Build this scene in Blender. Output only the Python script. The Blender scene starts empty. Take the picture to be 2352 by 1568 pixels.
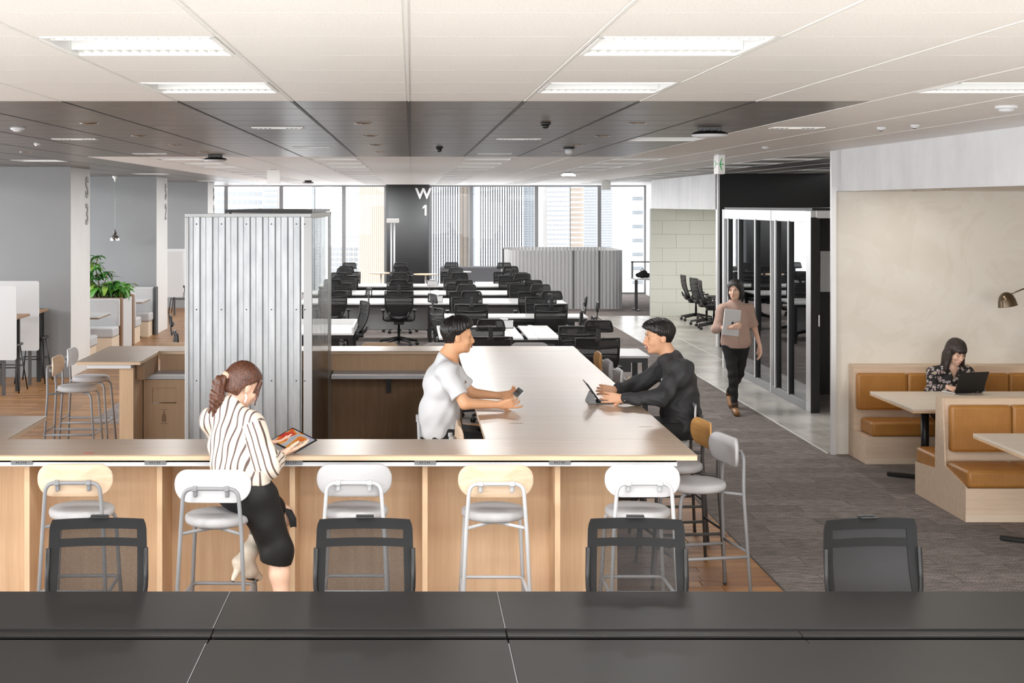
import bpy, bmesh, math, random
import numpy as np
from mathutils import Vector, Matrix, Euler
random.seed(7)
SC = bpy.context.scene
COL = SC.collection
PI = math.pi

# ------------------------------------------------------------------ camera, world, sun, exposure
F = 3300.0                      # focal length in pixels of the 2352 px wide frame
CAMZ = 2.46
VPX, VPY = 945.0, 470.0
cd = bpy.data.cameras.new('camera')
cd.sensor_width = 36.0
cd.sensor_fit = 'HORIZONTAL'
cd.lens = F / 2352.0 * 36.0
cd.shift_x = (1176.0 - VPX) / 2352.0
cd.shift_y = -(784.0 - VPY) / 2352.0
cd.clip_end = 3000
cam = bpy.data.objects.new('camera', cd)
COL.objects.link(cam)
cam.location = (0, 0, CAMZ)
cam.rotation_euler = (PI / 2, 0, 0)
SC.camera = cam

w = bpy.data.worlds.new('sky')
SC.world = w
w.use_nodes = True
nt = w.node_tree
bg = nt.nodes['Background']
bg.inputs[0].default_value = (0.97, 0.985, 1.0, 1)
bg.inputs[1].default_value = 5.0

sd = bpy.data.lights.new('sun', 'SUN')
sd.energy = 0.85
sd.angle = math.radians(5)
sd.color = (1.0, 0.97, 0.93)
sun = bpy.data.objects.new('sun', sd)
COL.objects.link(sun)
sun.rotation_euler = Vector((0.86, 0.49, -0.12)).to_track_quat('-Z', 'Y').to_euler()

def portal(loc, rot, sx, sy):
    l = bpy.data.lights.new('sky_portal', 'AREA')
    l.shape = 'RECTANGLE'
    l.size = sx
    l.size_y = sy
    l.cycles.is_portal = True
    o = bpy.data.objects.new('sky_portal', l)
    COL.objects.link(o)
    o.location = loc
    o.rotation_euler = rot
portal((-7.45, 8, 1.5), (PI / 2, 0, -PI / 2), 25, 3.0)      # window band on the left
portal((-1.0, 39.9, 1.5), (-PI / 2, 0, 0), 16, 3.0)         # far window band
portal((0, -2.4, 1.5), (PI / 2, 0, 0), 15, 3.0)             # open end behind the camera, left unwalled to let sky light in

SC.view_settings.view_transform = 'Standard'
SC.view_settings.look = 'None'
SC.view_settings.gamma = 1
SC.view_settings.use_curve_mapping = False
SC.view_settings.exposure = 0.13
SC.cycles.max_bounces = 8
SC.cycles.diffuse_bounces = 4
SC.cycles.glossy_bounces = 3
SC.cycles.transmission_bounces = 4
SC.cycles.transparent_max_bounces = 14
SC.cycles.caustics_reflective = False
SC.cycles.caustics_refractive = False
SC.cycles.sample_clamp_indirect = 4.0
SC.cycles.use_denoising = True

# ------------------------------------------------------------------ materials
MATS = {}
def srgb(r, g, b):
    def f(c):
        c /= 255.0
        return c / 12.92 if c <= 0.04045 else ((c + 0.055) / 1.055) ** 2.4
    return (f(r), f(g), f(b), 1)

class NT:
    """small wrapper for building node trees"""
    def __init__(s, name):
        s.m = bpy.data.materials.new(name)
        s.m.use_nodes = True
        s.t = s.m.node_tree
        s.n = s.t.nodes
        s.p = s.n['Principled BSDF']
        s.out = s.n['Material Output']
        MATS[name] = s.m
    def node(s, typ, **kw):
        n = s.n.new(typ)
        for k, v in kw.items():
            if k.startswith('i_'):
                key = k[2:]
                key = int(key) if key.isdigit() else key.replace('_', ' ')
                n.inputs[key].default_value = v
            else:
                setattr(n, k, v)
        return n
    def link(s, a, b):
        s.t.links.new(a, b)
    def coords(s, kind='Object', scale=(1, 1, 1), rot=(0, 0, 0)):
        if kind == 'World':
            c = s.node('ShaderNodeNewGeometry').outputs['Position']
        else:
            c = s.node('ShaderNodeTexCoord').outputs[kind]
        mp = s.node('ShaderNodeMapping')
        mp.inputs['Scale'].default_value = scale
        mp.inputs['Rotation'].default_value = rot
        s.link(c, mp.inputs['Vector'])
        return mp.outputs['Vector']
    def noise(s, vec, scale, detail=3, rough=0.5, dist=0.0):
        n = s.node('ShaderNodeTexNoise')
        n.inputs['Scale'].default_value = scale
        n.inputs['Detail'].default_value = detail
        n.inputs['Roughness'].default_value = rough
        n.inputs['Distortion'].default_value = dist
        s.link(vec, n.inputs['Vector'])
        return n.outputs['Fac']
    def ramp(s, fac, stops):
        r = s.node('ShaderNodeValToRGB')
        e = r.color_ramp.elements
        while len(e) > 1:
            e.remove(e[-1])
        e[0].position, e[0].color = stops[0]
        for p, c in stops[1:]:
            x = e.new(p)
            x.color = c
        s.link(fac, r.inputs['Fac'])
        return r.outputs['Color']
    def mix(s, fac, a, b, blend='MIX'):
        m = s.node('ShaderNodeMix', data_type='RGBA', blend_type=blend)
        for sock, val in ((m.inputs[0], fac), (m.inputs[6], a), (m.inputs[7], b)):
            if hasattr(val, 'is_linked'):
                s.link(val, sock)
            else:
                sock.default_value = val
        return m.outputs[2]
    def bump(s, h, strength=0.2, dist=0.01):
        b = s.node('ShaderNodeBump')
        b.inputs['Strength'].default_value = strength
        b.inputs['Distance'].default_value = dist
        s.link(h, b.inputs['Height'])
        s.link(b.outputs['Normal'], s.p.inputs['Normal'])
    def color(s, c):
        s.link(c, s.p.inputs['Base Color'])

def mat(name, rgb, rough=0.5, metal=0.0, spec=0.5, emit=None, estr=0.0, vary=0.0, vscale=6.0, bump=0.0, bscale=200.0, sub=0.0):
    s = NT(name)
    p = s.p
    c = srgb(*rgb)
    p.inputs['Base Color'].default_value = c
    p.inputs['Roughness'].default_value = rough
    p.inputs['Metallic'].default_value = metal
    p.inputs['Specular IOR Level'].default_value = spec
    if emit:
        p.inputs['Emission Color'].default_value = srgb(*emit)
        p.inputs['Emission Strength'].default_value = estr
    if vary or bump:
        v = s.coords('Object')
        if vary:
            n = s.noise(v, vscale, 4, 0.6)
            lo = tuple(max(0, x * (1 - vary)) for x in c[:3]) + (1,)
            hi = tuple(min(1, x * (1 + vary)) for x in c[:3]) + (1,)
            s.color(s.ramp(n, [(0.3, lo), (0.7, hi)]))
        if bump:
            s.bump(s.noise(v, bscale, 2), bump, 0.004)
    if sub:
        p.inputs['Subsurface Weight'].default_value = sub
        p.inputs['Subsurface Radius'].default_value = (0.02, 0.008, 0.004)
        p.inputs['Subsurface Scale'].default_value = 0.4
    return s.m

def wood(name, a, b, grain='z', rough=0.45, scale=1.0, spec=0.4, contrast=0.5, bands=18, coat=0.0):
    s = NT(name)
    sc = {'x': (0.35, 9, 9), 'y': (9, 0.35, 9), 'z': (9, 9, 0.35)}[grain]
    v = s.coords('Object', tuple(c * scale for c in sc))
    n1 = s.noise(v, 2.2, 5, 0.62, 0.4)
    n2 = s.noise(v, bands, 2, 0.5)
    v2 = s.coords('Object')
    n3 = s.noise(v2, 1.3, 2)
    m = s.node('ShaderNodeMath', operation='MULTIPLY_ADD')
    s.link(n2, m.inputs[0]); m.inputs[1].default_value = contrast; s.link(n1, m.inputs[2])
    col = s.ramp(m.outputs[0], [(0.45, srgb(*b)), (0.95, srgb(*a))])
    col = s.mix(0.10, col, s.ramp(n3, [(0.35, srgb(*b)), (0.65, srgb(*a))]))
    s.color(col)
    s.p.inputs['Roughness'].default_value = rough
    s.p.inputs['Specular IOR Level'].default_value = spec
    s.p.inputs['Coat Weight'].default_value = coat
    s.p.inputs['Coat Roughness'].default_value = 0.33
    s.bump(n2, 0.04, 0.002)
    return s.m

def build_materials():
    mat('white_paint', (232, 232, 231), 0.55, vary=0.03, vscale=2)
    mat('pure_white', (244, 244, 243), 0.5)
    mat('black_metal', (22, 22, 23), 0.4)
    mat('black_plastic', (20, 20, 21), 0.42, vary=0.08, vscale=12)
    mat('charcoal_plastic', (40, 40, 42), 0.38)
    mat('black_fabric', (22, 22, 23), 0.9, bump=0.2)
    mat('black_wall', (26, 25, 26), 0.45, vary=0.12, vscale=1.2)
    mat('dark_trim', (60, 58, 57), 0.5)
    mat('aluminium', (226, 226, 227), 0.36, 0.35)
    mat('trim_metal', (186, 187, 188), 0.42, 0.3)
    mat('brushed_grey', (140, 141, 143), 0.4, 0.5)
    mat('chrome', (235, 235, 236), 0.12, 1.0)
    mat('bronze', (112, 98, 82), 0.28, 1.0)
    mat('frame_grey', (138, 139, 142), 0.42)
    mat('frame_light', (190, 192, 195), 0.42)
    mat('frame_dark', (72, 70, 70), 0.42)
    mat('plastic_white', (218, 219, 222), 0.38)
    mat('steel_white', (226, 229, 234), 0.4)
    mat('socket_grey', (120, 122, 125), 0.5)
    mat('socket_hole', (40, 40, 42), 0.6)
    mat('rubber', (25, 25, 25), 0.8)
    mat('desk_white', (208, 208, 208), 0.28)
    mat('grey_panel', (170, 172, 173), 0.5)
    mat('screen_white', (208, 209, 211), 0.45)
    mat('grey_wall', (148, 150, 152), 0.75, vary=0.05, vscale=0.8)
    mat('column_dark', (68, 70, 72), 0.6)
    mat('letter_silver', (212, 213, 215), 0.45)
    mat('letter_grey', (150, 147, 144), 0.5)
    mat('sofa_fabric', (196, 197, 199), 0.9, vary=0.06, vscale=60, bump=0.3)
    mat('dark_sofa', (92, 92, 95), 0.85, vary=0.06, vscale=30)
    mat('felt_grey', (196, 197, 199), 0.9, vary=0.05, vscale=40)
    mat('stool_fabric', (184, 183, 185), 0.92, vary=0.05, vscale=260, bump=0.4, bscale=350)
    mat('tbar_white', (238, 236, 234), 0.4)
    mat('tbar_dark', (52, 48, 46), 0.4)
    mat('ceiling_back', (150, 148, 146), 0.8)
    mat('acoustic_green', (214, 217, 208), 0.85, vary=0.03, vscale=30)
    mat('whiteboard', (236, 237, 240), 0.4)
    mat('soil', (62, 48, 38), 0.95, vary=0.3, vscale=40)
    mat('sign_green', (70, 180, 105), 0.5)
    mat('print_grey', (150, 128, 108), 0.6)
    mat('lamp_emit', (255, 250, 240), 0.5, emit=(255, 248, 238), estr=0.22)
    mat('spot_emit', (255, 244, 225), 0.5, emit=(255, 240, 215), estr=1.1)
    mat('leaf_a', (92, 156, 58), 0.45, vary=0.3, vscale=9)
    mat('leaf_b', (56, 118, 46), 0.42, vary=0.3, vscale=9)
    mat('leaf_c', (156, 194, 86), 0.45, vary=0.25, vscale=9)
    mat('stem_brown', (112, 84, 60), 0.8)
    # buildings outside
    mat('tower_pale', (176, 177, 179), 0.8)
    mat('tower_tan', (178, 165, 152), 0.8)
    mat('tower_grey', (158, 160, 163), 0.7)
    mat('tower_window', (146, 150, 155), 0.4, spec=0.2)
    mat('tower_window_soft', (140, 144, 148), 0.4, spec=0.2)
    mat('trim_line', (222, 221, 219), 0.45)
    # timber
    wood('table_top', (190, 165, 139), (168, 143, 119), 'x', 0.30, 0.8, 0.55, 0.3, coat=0.4)
    wood('table_edge', (226, 200, 170), (210, 180, 148), 'x', 0.45, 1.2)
    wood('panel_wood', (228, 198, 164), (208, 174, 138), 'z', 0.5, 1.0, 0.3, 0.45)
    wood('oak_light', (222, 190, 156), (204, 170, 136), 'z', 0.55, 1.2, 0.3)
    wood('oak_mid', (172, 140, 110), (142, 112, 86), 'z', 0.55, 1.3, 0.3)
    wood('stool_wood', (222, 199, 174), (202, 172, 142), 'x', 0.38, 1.4, 0.4, 0.5, 8)
    wood('stool_wood_warm', (224, 176, 112), (196, 142, 84), 'x', 0.38, 1.4, 0.4, 0.5, 8)
    wood('banquette_wood', (224, 202, 178), (206, 180, 154), 'x', 0.5, 1.2, 0.3)
    wood('bench_top', (226, 214, 200), (214, 200, 184), 'x', 0.4, 1.0, 0.4)
    wood('pale_base', (232, 214, 192), (216, 196, 172), 'x', 0.5, 1.0, 0.3)
    wood('walnut_edge', (150, 118, 90), (116, 88, 66), 'z', 0.5, 1.0, 0.3)
    # ceiling boards
    for nm, base, spec_, rough in (('ceiling_white', (246, 242, 239), 0.35, 0.45), ('ceiling_dark', (92, 81, 73), 0.6, 0.30), ('ceiling_grey', (150, 148, 146), 0.4, 0.45)):
        s = NT(nm)
        v = s.coords('World', (6, 60, 20))
        n = s.noise(v, 3.0, 3, 0.65)
        v2 = s.coords('World')
        n2 = s.noise(v2, 120, 2, 0.7)
        c = srgb(*base)
        k = 0.10 if nm != 'ceiling_dark' else 0.30
        lo = tuple(x * (1 - k) for x in c[:3]) + (1,)
        col = s.ramp(n2, [(0.38, lo), (0.52, c)])
        s.color(col)
        s.p.inputs['Roughness'].default_value = rough
        s.p.inputs['Specular IOR Level'].default_value = spec_
        s.bump(n, 0.06, 0.003)
    # black desk
    s = NT('desk_black')
    v = s.coords('World', (1, 1, 1))
    n = s.noise(v, 300, 2)
    s.p.inputs['Base Color'].default_value = srgb(34, 33, 32)
    s.p.inputs['Roughness'].default_value = 0.42
    s.p.inputs['Specular IOR Level'].default_value = 0.28
    s.bump(n, 0.03, 0.001)
    # carpet
    s = NT('carpet')
    v = s.coords('World', (1, 1, 1))
    br = s.node('ShaderNodeTexBrick', offset=0.5, squash=1.0)
    s.link(v, br.inputs['Vector'])
    br.inputs['Color1'].default_value = srgb(150, 142, 139)
    br.inputs['Color2'].default_value = srgb(130, 123, 120)
    br.inputs['Mortar'].default_value = srgb(114, 107, 104)
    br.inputs['Scale'].default_value = 1.0
    br.inputs['Mortar Size'].default_value = 0.004
    br.inputs['Brick Width'].default_value = 0.9
    br.inputs['Row Height'].default_value = 0.24
    vs = s.coords('World', (2.2, 14, 1))
    n1 = s.noise(vs, 3.5, 4, 0.7)
    vw = s.coords('World', (1, 1, 1), (0, 0, 0.7))
    wv = s.node('ShaderNodeTexWave', wave_type='BANDS')
    s.link(vw, wv.inputs['Vector'])
    wv.inputs['Scale'].default_value = 14
    wv.inputs['Distortion'].default_value = 6
    wv.inputs['Detail'].default_value = 3
    col = s.mix(0.75, br.outputs['Color'], s.ramp(n1, [(0.36, (0.35, 0.34, 0.33, 1)), (0.62, (1.25, 1.23, 1.22, 1))]), 'MULTIPLY')
    col = s.mix(0.35, col, s.ramp(wv.outputs['Fac'], [(0.2, (0.5, 0.49, 0.48, 1)), (0.8, (1.2, 1.2, 1.2, 1))]), 'MULTIPLY')
    s.color(col)
    s.p.inputs['Roughness'].default_value = 0.95
    s.p.inputs['Specular IOR Level'].default_value = 0.15
    s.bump(s.noise(v, 180, 2), 0.4, 0.01)
    # concrete strip
    s = NT('concrete')
    v = s.coords('World', (1, 0.7, 1))
    n1 = s.noise(v, 2.2, 6, 0.62, 0.6)
    s.color(s.ramp(n1, [(0.32, srgb(158, 154, 148)), (0.55, srgb(192, 188, 181)), (0.75, srgb(210, 206, 198))]))
    s.p.inputs['Roughness'].default_value = 0.27
    s.p.inputs['Specular IOR Level'].default_value = 0.5
    s.bump(s.noise(v, 9, 4), 0.05, 0.01)
    # raw concrete bulkheads
    s = NT('raw_concrete')
    v = s.coords('World', (0.8, 0.8, 0.15))
    n1 = s.noise(v, 5, 5, 0.6)
    v2 = s.coords('World')
    n2 = s.noise(v2, 1.4, 4, 0.6)
    c1 = s.ramp(n1, [(0.3, srgb(232, 233, 236)), (0.65, srgb(246, 247, 249))])
    s.color(s.mix(0.5, c1, s.ramp(n2, [(0.3, srgb(224, 225, 228)), (0.6, srgb(246, 247, 249))])))
    s.p.inputs['Roughness'].default_value = 0.6
    # wood floor (seen as boards in the distance; near boards are pieces)
    for nm, world in (('floor_boards', True), ('plank', False)):
        s = NT(nm)
        v = s.coords('World', (1.2, 9, 1))
        n1 = s.noise(v, 2.4, 6, 0.68, 0.8)
        n4 = s.noise(s.coords('World', (0.9, 3.5, 1)), 1.8, 4, 0.65, 1.2)
        knot = s.ramp(n4, [(0.60, (1, 1, 1, 1)), (0.72, (0.45, 0.36, 0.30, 1))])
        if world:
            vb = s.coords('World')
            br = s.node('ShaderNodeTexBrick', offset=0.37)
            s.link(vb, br.inputs['Vector'])
            br.inputs['Color1'].default_value = srgb(166, 122, 76)
            br.inputs['Color2'].default_value = srgb(126, 88, 52)
            br.inputs['Mortar'].default_value = srgb(110, 78, 48)
            br.inputs['Scale'].default_value = 1.0
            br.inputs['Mortar Size'].default_value = 0.003
            br.inputs['Brick Width'].default_value = 0.92
            br.inputs['Row Height'].default_value = 0.12
            base = br.outputs['Color']
        else:
            oi = s.node('ShaderNodeObjectInfo')
            base = s.ramp(oi.outputs['Random'], [(0.0, srgb(138, 92, 50)), (0.5, srgb(166, 116, 66)), (1.0, srgb(184, 136, 82))])
        col = s.mix(0.8, base, s.ramp(n1, [(0.3, (0.55, 0.5, 0.45, 1)), (0.6, (1.1, 1.1, 1.1, 1))]), 'MULTIPLY')
        col = s.mix(0.9, col, knot, 'MULTIPLY')
        s.color(col)
        s.p.inputs['Roughness'].default_value = 0.38
        s.bump(n1, 0.06, 0.004)
    # plaster
    s = NT('plaster')
    v = s.coords('World', (.8, .8, 1.2))
    n1 = s.noise(v, 0.9, 3, 0.5, 1.5)
    n2 = s.noise(v, 1.3, 3, 0.55, 2.2)
    sharp = s.ramp(n2, [(0.44, srgb(228, 221, 210)), (0.47, srgb(236, 231, 222)), (0.60, srgb(233, 227, 217)), (0.63, srgb(224, 216, 204))])
    s.color(s.mix(0.6, sharp, s.ramp(n1, [(0.25, srgb(220, 212, 199)), (0.7, srgb(236, 232, 224))])))
    s.p.inputs['Roughness'].default_value = 0.5
    s.bump(n1, 0.08, 0.01)
    # leather
    s = NT('leather')
    v = s.coords('Object')
    n1 = s.noise(v, 3.0, 4, 0.6)
    vs = s.coords('World', (30, 30, 3))
    n2 = s.noise(vs, 3, 3)
    col = s.ramp(n1, [(0.3, srgb(160, 106, 44)), (0.7, srgb(182, 128, 62))])
    s.color(s.mix(0.2, col, s.ramp(n2, [(0.3, srgb(146, 90, 36)), (0.7, srgb(194, 136, 72))])))
    s.p.inputs['Roughness'].default_value = 0.42
    s.bump(s.noise(v, 160, 2), 0.08, 0.003)
    # corrugated metal
    s = NT('galvanised')
    v = s.coords('Object', (3, 3, 0.7))
    n1 = s.noise(v, 5, 4, 0.6)
    s.color(s.ramp(n1, [(0.3, srgb(172, 175, 178)), (0.7, srgb(196, 198, 200))]))
    s.p.inputs['Metallic'].default_value = 0.6
    s.p.inputs['Roughness'].default_value = 0.42
    # woven chair mesh: threads with open gaps between them
    for nm, dens, colr in (('chair_mesh', 0.72, (26, 25, 26)), ('chair_mesh_dense', 0.95, (40, 40, 42)), ('mesh_dark', 0.92, (24, 24, 25))):
        s = NT(nm)
        s.p.inputs['Base Color'].default_value = srgb(*colr)
        s.p.inputs['Roughness'].default_value = 0.7
        tr = s.node('ShaderNodeBsdfTransparent')
        mx = s.node('ShaderNodeMixShader')
        v = s.coords('Object')
        n = s.noise(v, 420, 1)
        mr = s.node('ShaderNodeMapRange')
        mr.inputs['From Min'].default_value = 0.35
        mr.inputs['From Max'].default_value = 0.65
        mr.inputs['To Min'].default_value = max(0, dens - 0.07)
        mr.inputs['To Max'].default_value = min(1, dens + 0.07)
        s.link(n, mr.inputs['Value'])
        s.link(mr.outputs['Result'], mx.inputs[0])
        s.link(tr.outputs[0], mx.inputs[1])
        s.link(s.p.outputs[0], mx.inputs[2])
        s.link(mx.outputs[0], s.out.inputs['Surface'])
    # glass: clear pane that mirrors at grazing angles
    for nm, tint, base, grz, rough in (('glass', (1, 1, 1, 1), 0.05, 0.5, 0.0), ('glass_tinted', (0.85, 0.855, 0.86, 1), 0.008, 0.25, 0.0), ('glass_dark', (0.50, 0.51, 0.52, 1), 0.22, 0.75, 0.01), ('polycarbonate', (0.95, 0.955, 0.95, 1), 0.05, 0.30, 0.05)):
        s = NT(nm)
        s.n.remove(s.p)
        tr = s.node('ShaderNodeBsdfTransparent')
        tr.inputs[0].default_value = tint
        gl = s.node('ShaderNodeBsdfGlossy')
        gl.inputs['Roughness'].default_value = rough
        gl.inputs['Color'].default_value = (0.95, 0.96, 0.97, 1)
        lw = s.node('ShaderNodeLayerWeight')
        lw.inputs['Blend'].default_value = 0.25
        mr = s.node('ShaderNodeMapRange')
        mr.inputs['To Min'].default_value = base
        mr.inputs['To Max'].default_value = grz
        s.link(lw.outputs['Fresnel'], mr.inputs['Value'])
        mx = s.node('ShaderNodeMixShader')
        s.link(mr.outputs['Result'], mx.inputs[0])
        s.link(tr.outputs[0], mx.inputs[1])
        s.link(gl.outputs[0], mx.inputs[2])
        s.link(mx.outputs[0], s.out.inputs['Surface'])
    # people
    mat('skin_a', (222, 170, 136), 0.5, sub=0.15, vary=0.05, vscale=14)
    mat('skin_b', (226, 172, 132), 0.5, sub=0.15, vary=0.05, vscale=14)
    mat('skin_pale', (228, 188, 164), 0.5, sub=0.15, vary=0.04, vscale=14)
    for nm, a, b in (('hair_black', (18, 16, 16), (40, 36, 34)), ('hair_brown', (58, 36, 28), (120, 76, 56)), ('hair_dark', (28, 21, 19), (62, 46, 40))):
        s = NT(nm)
        n = s.noise(s.coords('Object', (60, 60, 9)), 3.0, 4, 0.6, 0.3)
        s.color(s.ramp(n, [(0.35, srgb(*a)), (0.7, srgb(*b))]))
        s.p.inputs['Roughness'].default_value = 0.36
        s.bump(n, 0.5, 0.006)
    mat('lip', (196, 108, 98), 0.4)
    mat('lip_pink', (212, 132, 124), 0.4)
    mat('teeth', (245, 243, 238), 0.3)
    mat('eye_white', (236, 234, 230), 0.25)
    mat('iris', (30, 20, 16), 0.2)
    mat('brow', (40, 31, 28), 0.7)
    mat('tee_white', (222, 223, 226), 0.85, bump=0.1, bscale=500)
    mat('jacket_charcoal', (52, 52, 54), 0.72, vary=0.08, vscale=4)
    mat('trousers_black', (24, 24, 25), 0.8)
    mat('knit_mocha', (182, 154, 141), 0.9, vary=0.05, vscale=30, bump=0.3, bscale=260)
    mat('skirt_black', (24, 24, 25), 0.62, spec=0.35)
    mat('boot_cream', (218, 206, 190), 0.5, vary=0.05, vscale=20)
    mat('sole_dark', (58, 54, 52), 0.6)
    mat('shoe_brown', (142, 98, 56), 0.4, vary=0.2, vscale=20)
    mat('sock_brown', (72, 58, 50), 0.9)
    mat('laptop_silver', (222, 223, 226), 0.3, 0.3)
    mat('laptop_black', (30, 30, 31), 0.4)
    mat('tablet_back', (120, 122, 124), 0.5)
    mat('scrunchie', (206, 172, 150), 0.6)
    mat('pearl', (238, 236, 230), 0.2)
    mat('strap_black', (28, 28, 30), 0.5)
    # striped blouse: vertical stripes around the body
    s = NT('blouse_stripe')
    tc = s.node('ShaderNodeTexCoord')
    at = s.node('ShaderNodeAttribute', attribute_name='stripe')
    m1 = s.node('ShaderNodeMath', operation='FRACT'); s.link(at.outputs['Fac'], m1.inputs[0])
    c = s.ramp(m1.outputs[0], [(0.0, srgb(224, 213, 199)), (0.36, srgb(224, 213, 199)), (0.38, srgb(196, 178, 160)), (0.43, srgb(92, 74, 72)), (0.62, srgb(92, 74, 72)), (0.68, srgb(226, 210, 190)), (0.72, srgb(224, 213, 199))])
    s.color(c)
    s.p.inputs['Roughness'].default_value = 0.55
    # floral blouse
    s = NT('blouse_floral')
    v = s.coords('Object')
    vo = s.node('ShaderNodeTexVoronoi', feature='F1')
    vo.inputs['Scale'].default_value = 27
    vo.inputs['Randomness'].default_value = 0.9
    nz = s.noise(v, 60, 3)
    add = s.node('ShaderNodeVectorMath', operation='MULTIPLY_ADD')
    s.link(nz, add.inputs[0]); add.inputs[1].default_value = (0.02, 0.02, 0.02); s.link(v, add.inputs[2])
    s.link(add.outputs[0], vo.inputs['Vector'])
    ncol = s.ramp(s.noise(v, 30, 1), [(0.35, srgb(168, 140, 138)), (0.5, srgb(190, 180, 186)), (0.65, srgb(170, 156, 126))])
    msk = s.ramp(vo.outputs['Distance'], [(0.42, (1, 1, 1, 1)), (0.50, (0, 0, 0, 1))])
    msk2 = s.ramp(nz, [(0.38, (0, 0, 0, 1)), (0.44, (1, 1, 1, 1))])
    s.color(s.mix(s.mix(1.0, msk, msk2, 'MULTIPLY'), srgb(24, 23, 25), ncol))
    s.p.inputs['Roughness'].default_value = 0.7
    # tablet picture: coloured shapes
    s = NT('tablet_screen')
    v = s.coords('Object')
    n = s.noise(v, 7.5, 0, 0.4, 1.5)
    c = s.ramp(n, [(0.0, srgb(196, 60, 190)), (0.38, srgb(190, 192, 200)), (0.46, srgb(200, 200, 206)), (0.48, srgb(240, 170, 70)), (0.54, srgb(236, 120, 60)), (0.62, srgb(214, 70, 60))])
    s.n.remove(s.p)
    em = s.node('ShaderNodeEmission')
    em.inputs['Strength'].default_value = 0.75
    s.link(c, em.inputs[0])
    gl = s.node('ShaderNodeBsdfGlossy'); gl.inputs['Roughness'].default_value = 0.08
    mx = s.node('ShaderNodeMixShader'); mx.inputs[0].default_value = 0.12
    s.link(em.outputs[0], mx.inputs[1]); s.link(gl.outputs[0], mx.inputs[2]); s.link(mx.outputs[0], s.out.inputs['Surface'])
build_materials()
M = MATS

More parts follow.
